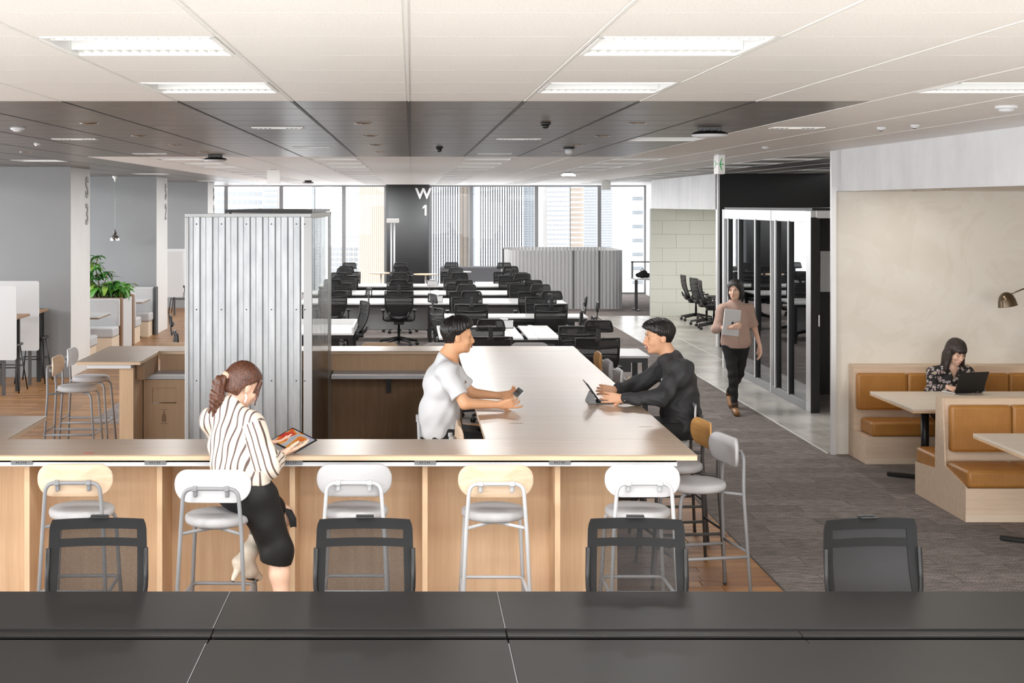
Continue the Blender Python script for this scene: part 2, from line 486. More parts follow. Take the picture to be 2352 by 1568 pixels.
# ------------------------------------------------------------------ mesh helpers
class MB:
    """collects shapes into one bmesh; build() links them as one object"""
    def __init__(s):
        s.bm = bmesh.new()
        s.mi = 0
    def face(s, vs, smooth=False):
        try:
            f = s.bm.faces.new(vs)
        except ValueError:
            return None
        f.material_index = s.mi
        f.smooth = smooth
        return f
    def box(s, x0, x1, y0, y1, z0, z1, bev=0.0, seg=1, mtx=None):
        vs = [s.bm.verts.new(p) for p in ((x0, y0, z0), (x1, y0, z0), (x1, y1, z0), (x0, y1, z0), (x0, y0, z1), (x1, y0, z1), (x1, y1, z1), (x0, y1, z1))]
        if mtx is not None:
            for v in vs:
                v.co = mtx @ v.co
        fs = []
        for q in ((0, 3, 2, 1), (4, 5, 6, 7), (0, 1, 5, 4), (1, 2, 6, 5), (2, 3, 7, 6), (3, 0, 4, 7)):
            fs.append(s.face([vs[i] for i in q]))
        if bev > 0:
            ed = set()
            for f in fs:
                ed.update(f.edges)
            r = bmesh.ops.bevel(s.bm, geom=list(ed), offset=bev, segments=seg, profile=0.5, affect='EDGES')
            for f in r['faces']:
                f.material_index = s.mi
                f.smooth = seg > 1
        return s
    def obox(s, c, size, rot=(0, 0, 0), bev=0.0, seg=1):
        m = Matrix.Translation(c) @ Euler(rot).to_matrix().to_4x4()
        a, b, d = size[0] / 2, size[1] / 2, size[2] / 2
        return s.box(-a, a, -b, b, -d, d, bev, seg, m)
    def prism(s, pts, axis, a, b, smooth=False):
        """extrude a 2D outline along an axis ('x','y','z') from a to b"""
        def P(u, v, t):
            return {'x': (t, u, v), 'y': (u, t, v), 'z': (u, v, t)}[axis]
        A = [s.bm.verts.new(P(u, v, a)) for u, v in pts]
        B = [s.bm.verts.new(P(u, v, b)) for u, v in pts]
        n = len(pts)
        s.face(A[::-1])
        s.face(B)
        for i in range(n):
            j = (i + 1) % n
            s.face([A[i], A[j], B[j], B[i]], smooth)
        return s
    def tube(s, pts, r, seg=8, caps=True, closed=False, smooth=True):
        pts = [Vector(p) for p in pts]
        n = len(pts)
        rr = r if isinstance(r, (list, tuple)) else [r] * n
        tang = []
        for i in range(n):
            if closed:
                t = pts[(i + 1) % n] - pts[i - 1]
            else:
                t = pts[min(i + 1, n - 1)] - pts[max(i - 1, 0)]
            tang.append(t.normalized())
        up = Vector((0, 0, 1)) if abs(tang[0].z) < 0.9 else Vector((1, 0, 0))
        nrm = (up - tang[0] * up.dot(tang[0])).normalized()
        rings = []
        for i in range(n):
            t = tang[i]
            nrm = (nrm - t * nrm.dot(t))
            nrm = nrm.normalized() if nrm.length > 1e-6 else t.orthogonal().normalized()
            bn = t.cross(nrm)
            rings.append([s.bm.verts.new(pts[i] + (nrm * math.cos(a) + bn * math.sin(a)) * rr[i]) for a in [2 * PI * k / seg for k in range(seg)]])
        m = n if closed else n - 1
        for i in range(m):
            A, B = rings[i], rings[(i + 1) % n]
            for k in range(seg):
                l = (k + 1) % seg
                s.face([A[k], A[l], B[l], B[k]], smooth)
        if caps and not closed:
            s.face(rings[0][::-1])
            s.face(rings[-1])
        return s
    def lathe(s, prof, c=(0, 0, 0), seg=24, mtx=None, smooth=True, caps=True):
        """profile of (radius, z)"""
        rings = []
        for r, z in prof:
            ring = []
            for k in range(seg):
                a = 2 * PI * k / seg
                p = Vector((r * math.cos(a), r * math.sin(a), z))
                if mtx is not None:
                    p = mtx @ p
                ring.append(s.bm.verts.new(p + Vector(c)))
            rings.append(ring)
        for A, B in zip(rings, rings[1:]):
            for k in range(seg):
                l = (k + 1) % seg
                s.face([A[k], A[l], B[l], B[k]], smooth)
        if caps:
            s.face(rings[0][::-1])
            s.face(rings[-1])
        return s
    def ball(s, c, r, seg=12, rings=8, scale=(1, 1, 1), mtx=None):
        prof = [(max(1e-4, math.sin(PI * i / rings)) * 1.0, -math.cos(PI * i / rings)) for i in range(rings + 1)]
        m = Matrix.Diagonal((r * scale[0], r * scale[1], r * scale[2], 1))
        if mtx is not None:
            m = mtx.to_4x4() @ m
        return s.lathe(prof, c, seg, m)
    def quad(s, *pts):
        s.face([s.bm.verts.new(p) for p in pts])
        return s
    def build(s, name, material, parent=None, fix=True, mats=None):
        if fix:
            bmesh.ops.recalc_face_normals(s.bm, faces=s.bm.faces)
        me = bpy.data.meshes.new(name)
        s.bm.to_mesh(me)
        s.bm.free()
        for mm in (mats or [material]):
            me.materials.append(M[mm] if isinstance(mm, str) else mm)
        o = bpy.data.objects.new(name, me)
        COL.objects.link(o)
        if parent is not None:
            o.parent = parent
        return o

def bend(pts, r=0.05, seg=4):
    """round the inner corners of a polyline"""
    P = [Vector(p) for p in pts]
    out = [P[0]]
    for a, b, c in zip(P, P[1:], P[2:]):
        d1, d2 = (a - b), (c - b)
        rr = min(r, d1.length * 0.45, d2.length * 0.45)
        p, q = b + d1.normalized() * rr, b + d2.normalized() * rr
        for k in range(seg + 1):
            t = k / seg
            out.append(p * (1 - t) ** 2 + b * 2 * t * (1 - t) + q * t * t)
    out.append(P[-1])
    return out

def tag(o, label=None, cat=None, group=None, kind=None):
    if label: o['label'] = label
    if cat: o['category'] = cat
    if group: o['group'] = group
    if kind: o['kind'] = kind
    return o

def empty(name, loc=(0, 0, 0), rz=0.0, label=None, cat=None, group=None, kind=None):
    o = bpy.data.objects.new(name, None)
    COL.objects.link(o)
    o.empty_display_size = 0.1
    o.location = loc
    o.rotation_euler = (0, 0, rz)
    return tag(o, label, cat, group, kind)

def structure(o, label, cat):
    return tag(o, label, cat, None, 'structure')

KIDS = {}
def kids(o):
    return [c for c in o.children]

def dup(root, loc, rz=0.0, label=None, group=None, swap=None):
    """copy a thing, its parts and sub-parts; swap maps a material name to another by object slot"""
    def cp(o, par):
        c = o.copy()
        if swap and o.type == 'MESH':
            nm = o.data.materials[0].name if o.data.materials else ''
            if nm in swap:
                key = (o.data.name, swap[nm])
                if key not in KIDS:
                    d = o.data.copy()
                    d.materials[0] = M[swap[nm]]
                    KIDS[key] = d
                c.data = KIDS[key]
        COL.objects.link(c)
        c.parent = par
        for ch in list(o.children):
            cp(ch, c)
        return c
    r = cp(root, None)
    r.location = loc
    r.rotation_euler = (0, 0, rz)
    if label: r['label'] = label
    if group: r['group'] = group
    return r

def link_copy(o, parent=None, loc=None):
    c = o.copy()
    COL.objects.link(c)
    if parent is not None: c.parent = parent
    if loc is not None: c.location = loc
    return c

def text_mesh(txt, size, depth, name, material, parent, loc, rot, xscale=1.0, align='CENTER', bold=0.0):
    cu = bpy.data.curves.new(name, 'FONT')
    cu.body = txt
    cu.size = size
    cu.extrude = depth
    cu.offset = bold
    cu.align_x = align
    cu.align_y = 'CENTER'
    t = bpy.data.objects.new(name, cu)
    COL.objects.link(t)
    dg = bpy.context.evaluated_depsgraph_get()
    me = bpy.data.meshes.new_from_object(t.evaluated_get(dg))
    bpy.data.objects.remove(t)
    bpy.data.curves.remove(cu)
    for v in me.vertices:
        v.co.x *= xscale
    me.materials.clear()
    me.materials.append(M[material])
    o = bpy.data.objects.new(name, me)
    COL.objects.link(o)
    o.location = loc
    o.rotation_euler = rot
    if parent is not None:
        o.parent = parent
    return o
# ------------------------------------------------------------------ floor
ZC = 3.0                       # ceiling height
KX, X0, KY, Y0 = 0.605, -0.015, 0.577, 7.5      # ceiling grid
XB = X0 + 4 * KX               # edge of the dark ceiling and of the board floor
XL = X0 - 6 * KX
YB = Y0 + 15 * KY
YW = 39.6                      # far window wall

b = MB()
for x0, x1, y0, y1 in ((2.375, 4.12, 7.6, YW), (-3.645, 2.375, YB, YW), (4.12, 7.7, 7.6, 14.3), (4.80, 7.7, 17.05, 21.8), (4.12, 7.7, 31.8, YW)):
    b.box(x0, x1, y0, y1, -0.06, 0)
structure(b.build('floor', 'carpet'), 'dark grey brown carpet tiles running along the aisle and under the white desks', 'floor')
b = MB()
for x0, x1, y0, y1 in ((-7.7, 7.7, -2.6, 7.6), (4.12, 7.7, 14.3, 17.05), (4.12, 4.80, 17.05, 21.8), (4.12, 7.7, 21.8, 31.8)):  # first box is an unseen pale floor, put in to bounce light upward
    b.box(x0, x1, y0, y1, -0.06, 0)
structure(b.build('floor', 'concrete'), 'polished pale concrete strip beside the glass meeting booth and unseen light-bouncing floor in front', 'floor')
b = MB()
b.box(-7.7, 2.375, 7.6, YB, -0.06, -0.012)
b.box(-7.7, -3.645, YB, YW, -0.06, -0.012)
b.box(-7.7, 2.375, 7.6, 8.9, -0.012, 0)
b.box(-7.7, 1.15, 8.9, YB, -0.012, 0)
b.box(1.15, 2.375, 13.35, YB, -0.012, 0)
b.box(-7.7, -3.645, YB, YW, -0.012, 0)
wf = structure(b.build('floor', 'floor_boards'), 'rustic brown board floor around the bar and along the left side', 'floor')
rnd = random.Random(3)
y = 8.9
row = 0
while y < 13.34:
    x = 1.15
    first = True
    while x < 2.37:
        L = rnd.uniform(0.35, 0.95)
        x1 = min(2.375, x + L)
        if 2.375 - x1 < 0.15: x1 = 2.375
        p = MB()
        p.box(x + .0015, x1 - .0015, y + .0015, y + .1225, -0.012, -rnd.uniform(0, .0012), 0.0015)
        p.build('plank', 'plank', wf)
        x = x1
    y += 0.1236
b = MB(); b.box(4.105, 4.125, 14.2, 31.8, -0.02, 0.004)
structure(b.build('trim_1', 'trim_line'), 'thin pale metal strip between carpet and concrete', 'trim')
b = MB(); b.box(4.925, 4.94, 21.9, 31.8, -0.02, 0.003)
structure(b.build('trim_2', 'trim_line'), 'thin pale joint line across the concrete floor', 'trim')
b = MB(); b.box(2.370, 2.382, 7, YB, -0.02, 0.003)
structure(b.build('trim_3', 'dark_trim'), 'dark edge strip between board floor and carpet', 'trim')

# ------------------------------------------------------------------ ceiling
b = MB(); b.box(-7.7, 7.7, -2.6, YW + .2, ZC + .12, ZC + .2)
ceil = structure(b.build('ceiling', 'ceiling_back'), 'suspended panel ceiling, white with a dark grey field above the bar', 'ceiling')
KMIN, KMAX, RMIN, RMAX = -13, 12, -17, 56
TROFF = {-8: [17, 30, 43], -5: [r for r in range(16, 56, 3)], -2: [-17, -14, -11, -8, -5, -2] + [r for r in range(16, 56, 3)], 1: [-17, -14, -11, -8, -5, -2] + [r for r in range(16, 56, 3)],
         4: [-17, -14, -11, -8, -5, -2] + [r for r in range(16, 56, 3)], 7: [-14, -8] + [r for r in range(16, 56, 3)], 3: [7], -6: [-14, -8, -2], 10: [16, 19, 22, 25]}
skip = set((k, r) for k, rs in TROFF.items() for r in rs)
def zone(k, r):
    xc = X0 + (k + .5) * KX
    if r < 0: return 'ceiling_white'
    if r < 15: return 'ceiling_dark' if xc < XB else 'ceiling_white'
    if xc < XL: return 'ceiling_dark'
    if xc > X0 + 7 * KX and r < 46: return 'ceiling_grey'
    return 'ceiling_white'
def in_view(k, r):
    yc = Y0 + (r + .9) * KY
    if yc < 3.6: return False
    xa, xb = X0 + k * KX, X0 + (k + 1) * KX
    lo, hi = -945 / F * yc, 1407 / F * yc
    return xb > lo and xa < hi and yc < 40
PROTO = {}
def panel_proto(m_):
    if m_ not in PROTO:
        p = MB()
        g_ = .009 if m_ == 'ceiling_dark' else .0016
        p.box(.012, KX - .012, g_, KY - g_, 0, .02)
        o = p.build('ceiling_panel', m_, ceil)
        PROTO[m_] = o
        return o, True
    return PROTO[m_], False
cells = [(k, r) for r in range(RMIN, RMAX) for k in range(KMIN, KMAX) if (k, r) not in skip]
near = [c for c in cells if in_view(*c)][:285]
nears = set(near)
for k, r in near:
    o, new = panel_proto(zone(k, r))
    if not new: o = link_copy(o, ceil)
    o.location = (X0 + k * KX, Y0 + r * KY, ZC)
for m_ in ('ceiling_white', 'ceiling_dark', 'ceiling_grey'):
    p = MB()
    for k, r in cells:
        if (k, r) in nears or zone(k, r) != m_: continue
        x, y_ = X0 + k * KX, Y0 + r * KY
        p.box(x + .012, x + KX - .012, y_ + .0025, y_ + KY - .0025, ZC, ZC + .02)
    tag(p.build('ceiling_panel_field', m_, ceil, fix=False), kind='stuff')
# runners between the panels
def runner(x, y0, y1, m_):
    p = MB()
    p.box(x - .0125, x + .0125, y0, y1, ZC + .002, ZC + .03)
    p.box(x - .004, x + .004, y0, y1, ZC - .002, ZC + .004)
    p.build('ceiling_runner', m_, ceil)
for k in range(KMIN, KMAX + 1):
    x = X0 + k * KX
    runner(x, -2.3, Y0, 'tbar_white')
    dark1 = x < XB - .01
    runner(x, Y0, YB, 'tbar_dark' if dark1 else 'tbar_white')
    runner(x, YB, YW, 'tbar_dark' if x < XL - .01 else 'tbar_white')
p = MB(); p.box(-7.7, 7.7, YW - .55, YW + .2, ZC - .005, ZC + .12)
structure(p.build('trim_4', 'ceiling_white'), 'pale blind box strip where ceiling meets the far windows', 'trim')

# ------------------------------------------------------------------ ceiling lights
def make_troffer():
    t = empty('ceiling_light', label='x', cat='light', group='recessed ceiling lights')
    W, L = KX - .03, KY - .012
    p = MB()
    for a in ((-W / 2, W / 2, -L / 2, -L / 2 + .014), (-W / 2, W / 2, L / 2 - .014, L / 2), (-W / 2, -W / 2 + .014, -L / 2, L / 2), (W / 2 - .014, W / 2, -L / 2, L / 2)):
        p.box(a[0], a[1], a[2], a[3], -.004, .085)
    p.build('frame', 'pure_white', t)
    p = MB(); p.box(-W / 2, W / 2, -L / 2, L / 2, .085, .095)
    p.build('reflector', 'white_paint', t)
    # two lamp channels with cross fins, plain tray between them
    for s_ in (-1, 1):
        p = MB(); p.box(-W / 2 + .02, W / 2 - .02, s_ * .21 - .045, s_ * .21 + .045, .066, .082)
        p.build('lamp', 'lamp_emit', t)
        p = MB()
        p.box(-W / 2 + .015, W / 2 - .015, s_ * .145 - .003, s_ * .145 + .003, .004, .07)
        n = 16
        for i in range(n):
            x = -W / 2 + .03 + (W - .06) * i / (n - 1)
            y_ = s_ * .205
            a = [p.bm.verts.new(q) for q in ((x - .002, y_ - .058, .006), (x + .002, y_ - .058, .006), (x + .002, y_ + .058, .006), (x - .002, y_ + .058, .006), (x - .002, y_ - .058, .06), (x + .002, y_ - .058, .06), (x + .002, y_ + .058, .06), (x - .002, y_ + .058, .06))]
            for q in ((0, 3, 2, 1), (4, 5, 6, 7), (0, 1, 5, 4), (1, 2, 6, 5), (2, 3, 7, 6), (3, 0, 4, 7)):
                p.face([a[i_] for i_ in q])
        p.build('louver', 'pure_white', t)
    p = MB()
    p.box(-W / 2 + .02, W / 2 - .02, -.135, .135, .05, .06)
    p.box(-.15, .15, -.055, .055, .032, .05, .004)
    for i in (-2, -1, 1, 2):
        p.box(i * .016 + (.19 if i > 0 else -.19) - .004, i * .016 + (.19 if i > 0 else -.19) + .004, -.1, .1, .036, .05)
    p.build('centre_tray', 'grey_panel', t)
    return t
troff = make_troffer()
def lamp_under(x, y, e, sx=.5, sy=.45, col=(1, .985, .965)):
    l = bpy.data.lights.new('ceiling_lamp', 'AREA')
    l.shape = 'RECTANGLE'; l.size = sx; l.size_y = sy
    l.energy = e; l.color = col
    o = bpy.data.objects.new('ceiling_lamp', l)
    COL.objects.link(o)
    o.location = (x, y, ZC - .012)
LAMP_W = 26.0
fl = True
ORD = ['nearest', 'second', 'third', 'fourth', 'fifth', 'sixth', 'seventh', 'eighth', 'ninth', 'tenth', 'eleventh', 'twelfth', 'thirteenth', 'fourteenth']
ROWN = {-8: 'over the left grey walls', -5: 'left of the far white ceiling', -2: 'above the metal booth', 1: 'above the long table', 4: 'above the aisle', 7: 'above the glass booth', 3: 'at the right edge of the dark ceiling', -6: 'near left', 10: 'above the black wall'}
for k, rs in TROFF.items():
    seen = 0
    for r in rs:
        x, y_ = X0 + (k + .5) * KX, Y0 + (r + .5) * KY
        vis = in_view(k, r)
        if r < 0:
            lab = 'white louvered ceiling light, %s one %s in the near white ceiling' % ('nearer' if r == -5 else 'farther' if r == -2 else 'unseen', {-2: 'on the left', 1: 'right of centre', 4: 'at the far right', 7: 'beyond right', -6: 'beyond left'}[k])
        else:
            lab = 'louvered white ceiling light, %s in the row %s' % (ORD[seen], ROWN[k])
            seen += 1
        if vis:
            if fl:
                o = troff; fl = False
                o.location = (x, y_, ZC); o['label'] = lab
            else:
                o = dup(troff, (x, y_, ZC), 0, lab)
        if (r < 0) or (r % 2 == 0 and k != 7) or k in (-8, 3):
            lamp_under(x, y_, LAMP_W * (1.0 if r < 0 else (1.3 if k not in (-8, 3) else .5)))

def make_downlight():
    t = empty('downlight', label='x', cat='light', group='round downlights in the dark ceiling')
    p = MB()
    p.lathe([(.062, .03), (.062, -.004), (.052, -.004), (.046, .03)], seg=20, caps=False)
    p.build('trim_ring', 'chrome', t)
    p = MB(); p.lathe([(.046, .028), (.0001, .029)], seg=16, caps=False)
    p.build('lens', 'lamp_emit', t)
    return t
dl = make_downlight()
first = True
CN = {-7: 'far left', -4: 'left', -1: 'middle', 2: 'right'}
for k in (-7, -4, -1, 2):
    for i, r in enumerate((3, 6, 9, 12)):
        if k == -7 and r < 9: continue
        loc = (X0 + (k + .5) * KX, Y0 + (r + .5) * KY, ZC)
        lab = 'small round downlight, %s of the %s row in the dark ceiling' % (ORD[i], CN[k])
        if first:
            dl.location = loc; dl['label'] = lab; first = False
        else:
            dup(dl, loc, 0, lab)
for i, (sx_, sy_) in enumerate(((4.72, 13.4), (4.70, 12.6))):
    dup(dl, (sx_, sy_, 2.592), 0, 'small round downlight, %s from the left under the alcove soffit' % ORD[i].replace('nearest', 'first'), 'soffit downlights')
    l = bpy.data.lights.new('soffit_lamp_and_fill', 'AREA'); l.shape = 'DISK'; l.size = .09; l.energy = 4; l.color = (1, .95, .88)
    o = bpy.data.objects.new('soffit_lamp_and_fill', l); COL.objects.link(o); o.location = (sx_, sy_, 2.575)

def make_slot():
    t = empty('slot_light', label='x', cat='light', group='slot lights in the dark ceiling')
    p = MB()
    for a in ((-.18, .18, -.075, -.06), (-.18, .18, .06, .075), (-.18, -.155, -.06, .06), (.155, .18, -.06, .06)):
        p.box(a[0], a[1], a[2], a[3], -.006, .02)
    p.build('frame', 'pure_white', t)
    p = MB(); p.box(-.155, .155, -.06, .06, .012, .02)
    for s_ in (-1, 1):
        for i in range(3):
            p.box(s_ * (.06 + .032 * i) - .004, s_ * (.06 + .032 * i) + .004, -.06, .06, -.004, .012)
    p.build('baffle', 'black_metal', t)
    p = MB(); p.box(-.045, .045, -.05, .05, .0, .011)
    p.build('lens', 'spot_emit', t)
    return t
sl = make_slot()
for i, (x, y_, lab) in enumerate(((-.935, 10.07, 'white framed slot light in the dark ceiling, nearest one left of centre'), (-.935, 13.5, 'white framed slot light in the dark ceiling, farther one left of centre'),
                                  (.88, 11.8, 'white framed slot light in the dark ceiling, nearer one right of centre'), (.88, 15.2, 'white framed slot light in the dark ceiling, farther one right of centre'),
                                  (-2.76, 11.8, 'white framed slot light in the dark ceiling, nearer one at the left'), (-2.76, 15.2, 'white framed slot light in the dark ceiling, farther one at the left'),
                                  (2.70, 10.07, 'thin white slot light in the pale ceiling right of the dark field'))):
    if i == 0: sl.location = (x, y_, ZC); sl['label'] = lab
    else: dup(sl, (x, y_, ZC), 0, lab)

def make_ap():
    t = empty('wireless_access_point', label='x', cat='access point', group='ceiling access points')
    p = MB(); p.box(-.075, .075, -.05, .05, -.03, 0.002, .005)
    for i in (-1, 0, 1): p.box(i * .05 - .008, i * .05 + .008, -.06, .06, -.034, -.01)
    p.build('bracket', 'frame_dark', t)
    p = MB(); p.lathe([(.0001, -.03), (.10, -.032), (.125, -.045), (.126, -.052)], seg=28, caps=False)
    p.build('shell', 'black_plastic', t)
    p = MB(); p.lathe([(.126, -.052), (.118, -.066), (.08, -.074), (.0001, -.076)], seg=28, caps=False)
    p.build('cover', 'plastic_white', t)
    return t
ap = make_ap()
for i, (x, y_, lab) in enumerate(((2.076, 10.0, 'round white disc access point hanging at the edge of dark ceiling'), (-2.13, 15.6, 'round disc access point under the dark ceiling at left'), (2.62, 24.0, 'small disc access point on the far white ceiling right of centre'), (-2.3, 32, 'small disc access point on the far ceiling left of the dark column'))):
    if i == 0: ap.location = (x, y_, ZC); ap['label'] = lab
    else: dup(ap, (x, y_, ZC), 0, lab)

def make_sensor(name, m1, m2, lab, x, y_, r=.05, h=.05, cat='sensor'):
    t = empty(name, (x, y_, ZC), label=lab, cat=cat)
    p = MB(); p.lathe([(r, .002), (r, -.012), (r * .8, -.018)], seg=18)
    p.build('base', m1, t)
    p = MB(); p.lathe([(r * .7, -.018), (r * .62, -h * .8), (r * .3, -h)], seg=18)
    p.build('head', m2, t)
make_sensor('smoke_detector', 'charcoal_plastic', 'plastic_white', 'round smoke detector in the dark ceiling right of centre', 1.48, 13.5, .055, .07)
make_sensor('smoke_detector', 'black_plastic', 'black_plastic', 'small black detector in the near part of the dark ceiling', .88, 9.43, .035, .04)
make_sensor('smoke_detector', 'black_plastic', 'charcoal_plastic', 'small black detector beside the centre line of dark ceiling', .26, 13.4, .035, .05)
make_sensor('smoke_detector', 'plastic_white', 'plastic_white', 'white detector in the dark ceiling at the left edge', -2.76, 10.07, .05, .03)
make_sensor('sprinkler', 'plastic_white', 'chrome', 'tiny white sprinkler in the dark ceiling at far left', -3.28, 12.6, .03, .03, 'sprinkler')
make_sensor('sprinkler', 'plastic_white', 'chrome', 'tiny sprinkler in the pale ceiling left of the alcove', 3.27, 10.0, .03, .03, 'sprinkler')
make_sensor('sprinkler', 'plastic_white', 'chrome', 'tiny sprinkler in the pale ceiling above the alcove front', 3.4, 9.7, .03, .03, 'sprinkler')
make_sensor('sprinkler', 'plastic_white', 'chrome', 'tiny sprinkler in the pale ceiling near the exit sign', 3.3, 13.4, .03, .03, 'sprinkler')
make_sensor('smoke_detector', 'plastic_white', 'plastic_white', 'white detector at the right end of the pale ceiling', 3.25, 7.85, .06, .035)

# exit signs
t = empty('exit_sign', (3.29, 15.35, ZC), label='green and white hanging exit sign seen almost edge-on', cat='sign')
p = MB(); p.box(-.035, .035, -.12, .12, -.215, -.01, .004); p.build('housing', 'pure_white', t)
p = MB(); p.box(-.03, .03, -.1, .1, -.012, 0); p.build('bracket', 'frame_light', t)
p = MB()
p.prism([(.06, -.06), (.085, -.06), (.03, -.105), (.085, -.15), (.06, -.15), (.0, -.112), (-.08, -.112), (-.08, -.098), (.0, -.098)], 'x', -.0365, -.0355)
p.build('arrow', 'sign_green', t)
p = MB()
p.prism([(.022, -.106), (.022, -.118), (-.010, -.118), (.006, -.175), (-.004, -.175), (-.026, -.112), (-.004, -.05), (.006, -.05), (-.010, -.106)], 'y', -.1215, -.1205)
p.build('arrow', 'sign_green', t)
for x, y_, lab in ((-2.1, 21.9, 'blank white back of a hanging sign above the metal booth'), (4.28, 31.6, 'blank white back of a hanging sign before the far windows')):
    t = empty('exit_sign', (x, y_, ZC), label=lab, cat='sign')
    p = MB(); p.box(-.1, .1, -.02, .02, -.215, -.01, .004); p.build('housing', 'pure_white', t)
    p = MB(); p.box(-.05, .05, -.02, .02, -.012, 0); p.build('bracket', 'frame_light', t)

# ------------------------------------------------------------------ far window wall
MULL = [-7.6, -6.85, -5.1, -3.58, -1.86, -.7, .5, 1.64, 3.44, 5.17, 6.45]
def window(n, x0, x1, lab):
    t = empty('window_%d' % n, ((x0 + x1) / 2, YW, 0))
    structure(t, lab, 'window')
    W = x1 - x0
    p = MB()
    p.box(-W / 2, W / 2, -.05, .05, 2.955, ZC); p.box(-W / 2, W / 2, -.05, .05, 0, .05)
    p.build('frame', 'brushed_grey', t)
    p = MB(); p.box(W / 2 - .05, W / 2 + .05, -.08, .06, 0, ZC - .004)
    p.build('mullion', 'brushed_grey', t)
    p = MB(); p.box(-W / 2 + .02, W / 2 - .02, -.006, .006, .04, 2.96)
    p.build('pane', 'glass_tinted', t)
nm = ['behind the left grey walls', 'leftmost beside the third grey wall', 'above the metal booth left part', 'above the metal booth right part', 'just left of the dark column', 'behind the dark column', 'just right of the dark column', 'behind the grey sofa', 'above the pleated screen left part', 'above the pleated screen right part']
for i in range(len(MULL) - 1):
    window(i + 1, MULL[i], MULL[i + 1], 'tall office window pane, ' + nm[i])

# windows of the left side, mostly hidden by the wall blocks
for i, (y0, y1) in enumerate(((-2.5, 1), (1, 8), (8, 14.5), (14.5, 20.5), (21.7, 27.4), (28.6, 34.3), (35.4, 39.6))):
    t = empty('window_%d' % (i + 11), (-7.55, (y0 + y1) / 2, 0))
    structure(t, 'left side office window, bay %s from the camera' % ORD[i].replace('nearest', 'first'), 'window')
    L = y1 - y0
    p = MB(); p.box(-.05, .05, -L / 2, L / 2, 2.95, ZC); p.box(-.05, .05, -L / 2, L / 2, 0, .06); p.build('frame', 'brushed_grey', t)
    p = MB(); p.box(-.05, .05, -L / 2, -L / 2 + .08, .06, 2.95); p.build('mullion', 'brushed_grey', t)
    p = MB(); p.box(-.006, .006, -L / 2 + .04, L / 2 - .04, .05, 2.96); p.build('pane', 'glass', t)

# dark column with its sign
t = structure(empty('wall_column', (-.1, 39.0, 0)), 'dark grey column between the far windows lettered W 1', 'column')
pts = []
for sx, sy in ((1, -1), (1, 1), (-1, 1), (-1, -1)):
    for k in range(5):
        a = {(1, -1): -PI / 2, (1, 1): 0, (-1, 1): PI / 2, (-1, -1): PI}[(sx, sy)] + PI / 2 * k / 4
        pts.append((sx * .49 + .1 * math.cos(a), sy * .3 + .1 * math.sin(a)))
p = MB(); p.prism(pts, 'z', 0, ZC, True); p.build('shaft', 'column_dark', t, fix=True)
text_mesh('W', .40, .006, 'letter', 'letter_silver', t, (.42, -.405, 2.745), (PI / 2, 0, 0), 1.0, bold=.010)
p = MB(); p.prism([(.455, 2.17), (.505, 2.17), (.505, 2.455), (.46, 2.455), (.40, 2.40), (.40, 2.345), (.455, 2.39)], 'y', -.412, -.40); p.build('letter', 'letter_silver', t)

# grey wall blocks on the left with white return faces
for i, (y0, y1, lab, dig) in enumerate(((20.5, 21.72, 'nearest grey wall block at left with white return lettered S 3', 'S3'), (27.4, 28.62, 'second grey wall block with white return lettered S 2', 'S2'), (34.3, 35.4, 'third grey wall block, farthest on the left', 'S1'))):
    t = structure(empty('wall_left', (-4.86, y0, 0)), lab, 'wall')
    p = MB(); p.box(-2.75, -.004, 0, y1 - y0, 0, ZC); p.build('core', 'grey_wall', t)
    p = MB(); p.box(-.0035, 0, .003, y1 - y0, 0, ZC - .004); p.build('return_panel', 'white_paint', t)
    for c, z in zip(dig, (2.70, 2.30)):
        if c == '1':
            p = MB(); p.prism([(1.02, 2.14), (1.07, 2.14), (1.07, 2.45), (1.02, 2.45), (.94, 2.38), (.94, 2.32), (1.02, 2.38)], 'x', -.002, .012); p.build('letter', 'letter_grey', t)
            continue
        text_mesh(c, .44, .008, 'letter', 'letter_grey', t, (.004, 1.0, z), (PI / 2, 0, PI / 2), .85, bold=.006)
# side and rear limits of the floor
p = MB(); p.box(7.6, 7.7, -2.5, 31.9, 0, ZC)  # unseen wall, added to block light from the right
structure(p.build('wall_right', 'plaster'), 'plain unseen wall closing the right side against light', 'wall')
p = MB(); p.box(6.45, 6.6, 31.9, YW + .1, 0, ZC)
structure(p.build('wall_right', 'white_paint'), 'white wall end at the right of the far windows', 'wall')
p = MB(); p.box(-.012, .012, -.03, -.012, 1.15, 1.42, .004)
o = p.build('door_handle', 'black_metal'); 
t = structure(empty('door_1', (6.43, 38.9, 0)), 'slim white door leaf at the right end of the windows', 'door')
o.parent = t
p = MB(); p.box(-.02, .02, -.35, .35, 0, 2.3); p.build('leaf', 'white_paint', t)

# ------------------------------------------------------------------ right side: plaster alcove
p = MB()
p.box(4.17, 7.6, 14.17, 14.30, 0, 2.59)
structure(p.build('wall_right', 'plaster'), 'beige trowelled plaster wall behind the tan leather banquette', 'wall')
p = MB(); p.box(4.13, 4.18, 14.135, 14.17, 0, 2.99)
structure(p.build('trim_5', 'aluminium'), 'pale metal corner post at the left end of the plaster wall', 'trim')
p = MB(); p.box(4.22, 4.34, 2.0, 14.30, 2.592, ZC)
structure(p.build('wall_right', 'raw_concrete'), 'raw pale concrete bulkhead above the plaster alcove', 'wall')
p = MB(); p.box(4.34, 7.6, 2.0, 14.17, 2.592, 2.66)
structure(p.build('ceiling', 'plaster'), 'beige soffit under the alcove bulkhead', 'ceiling')

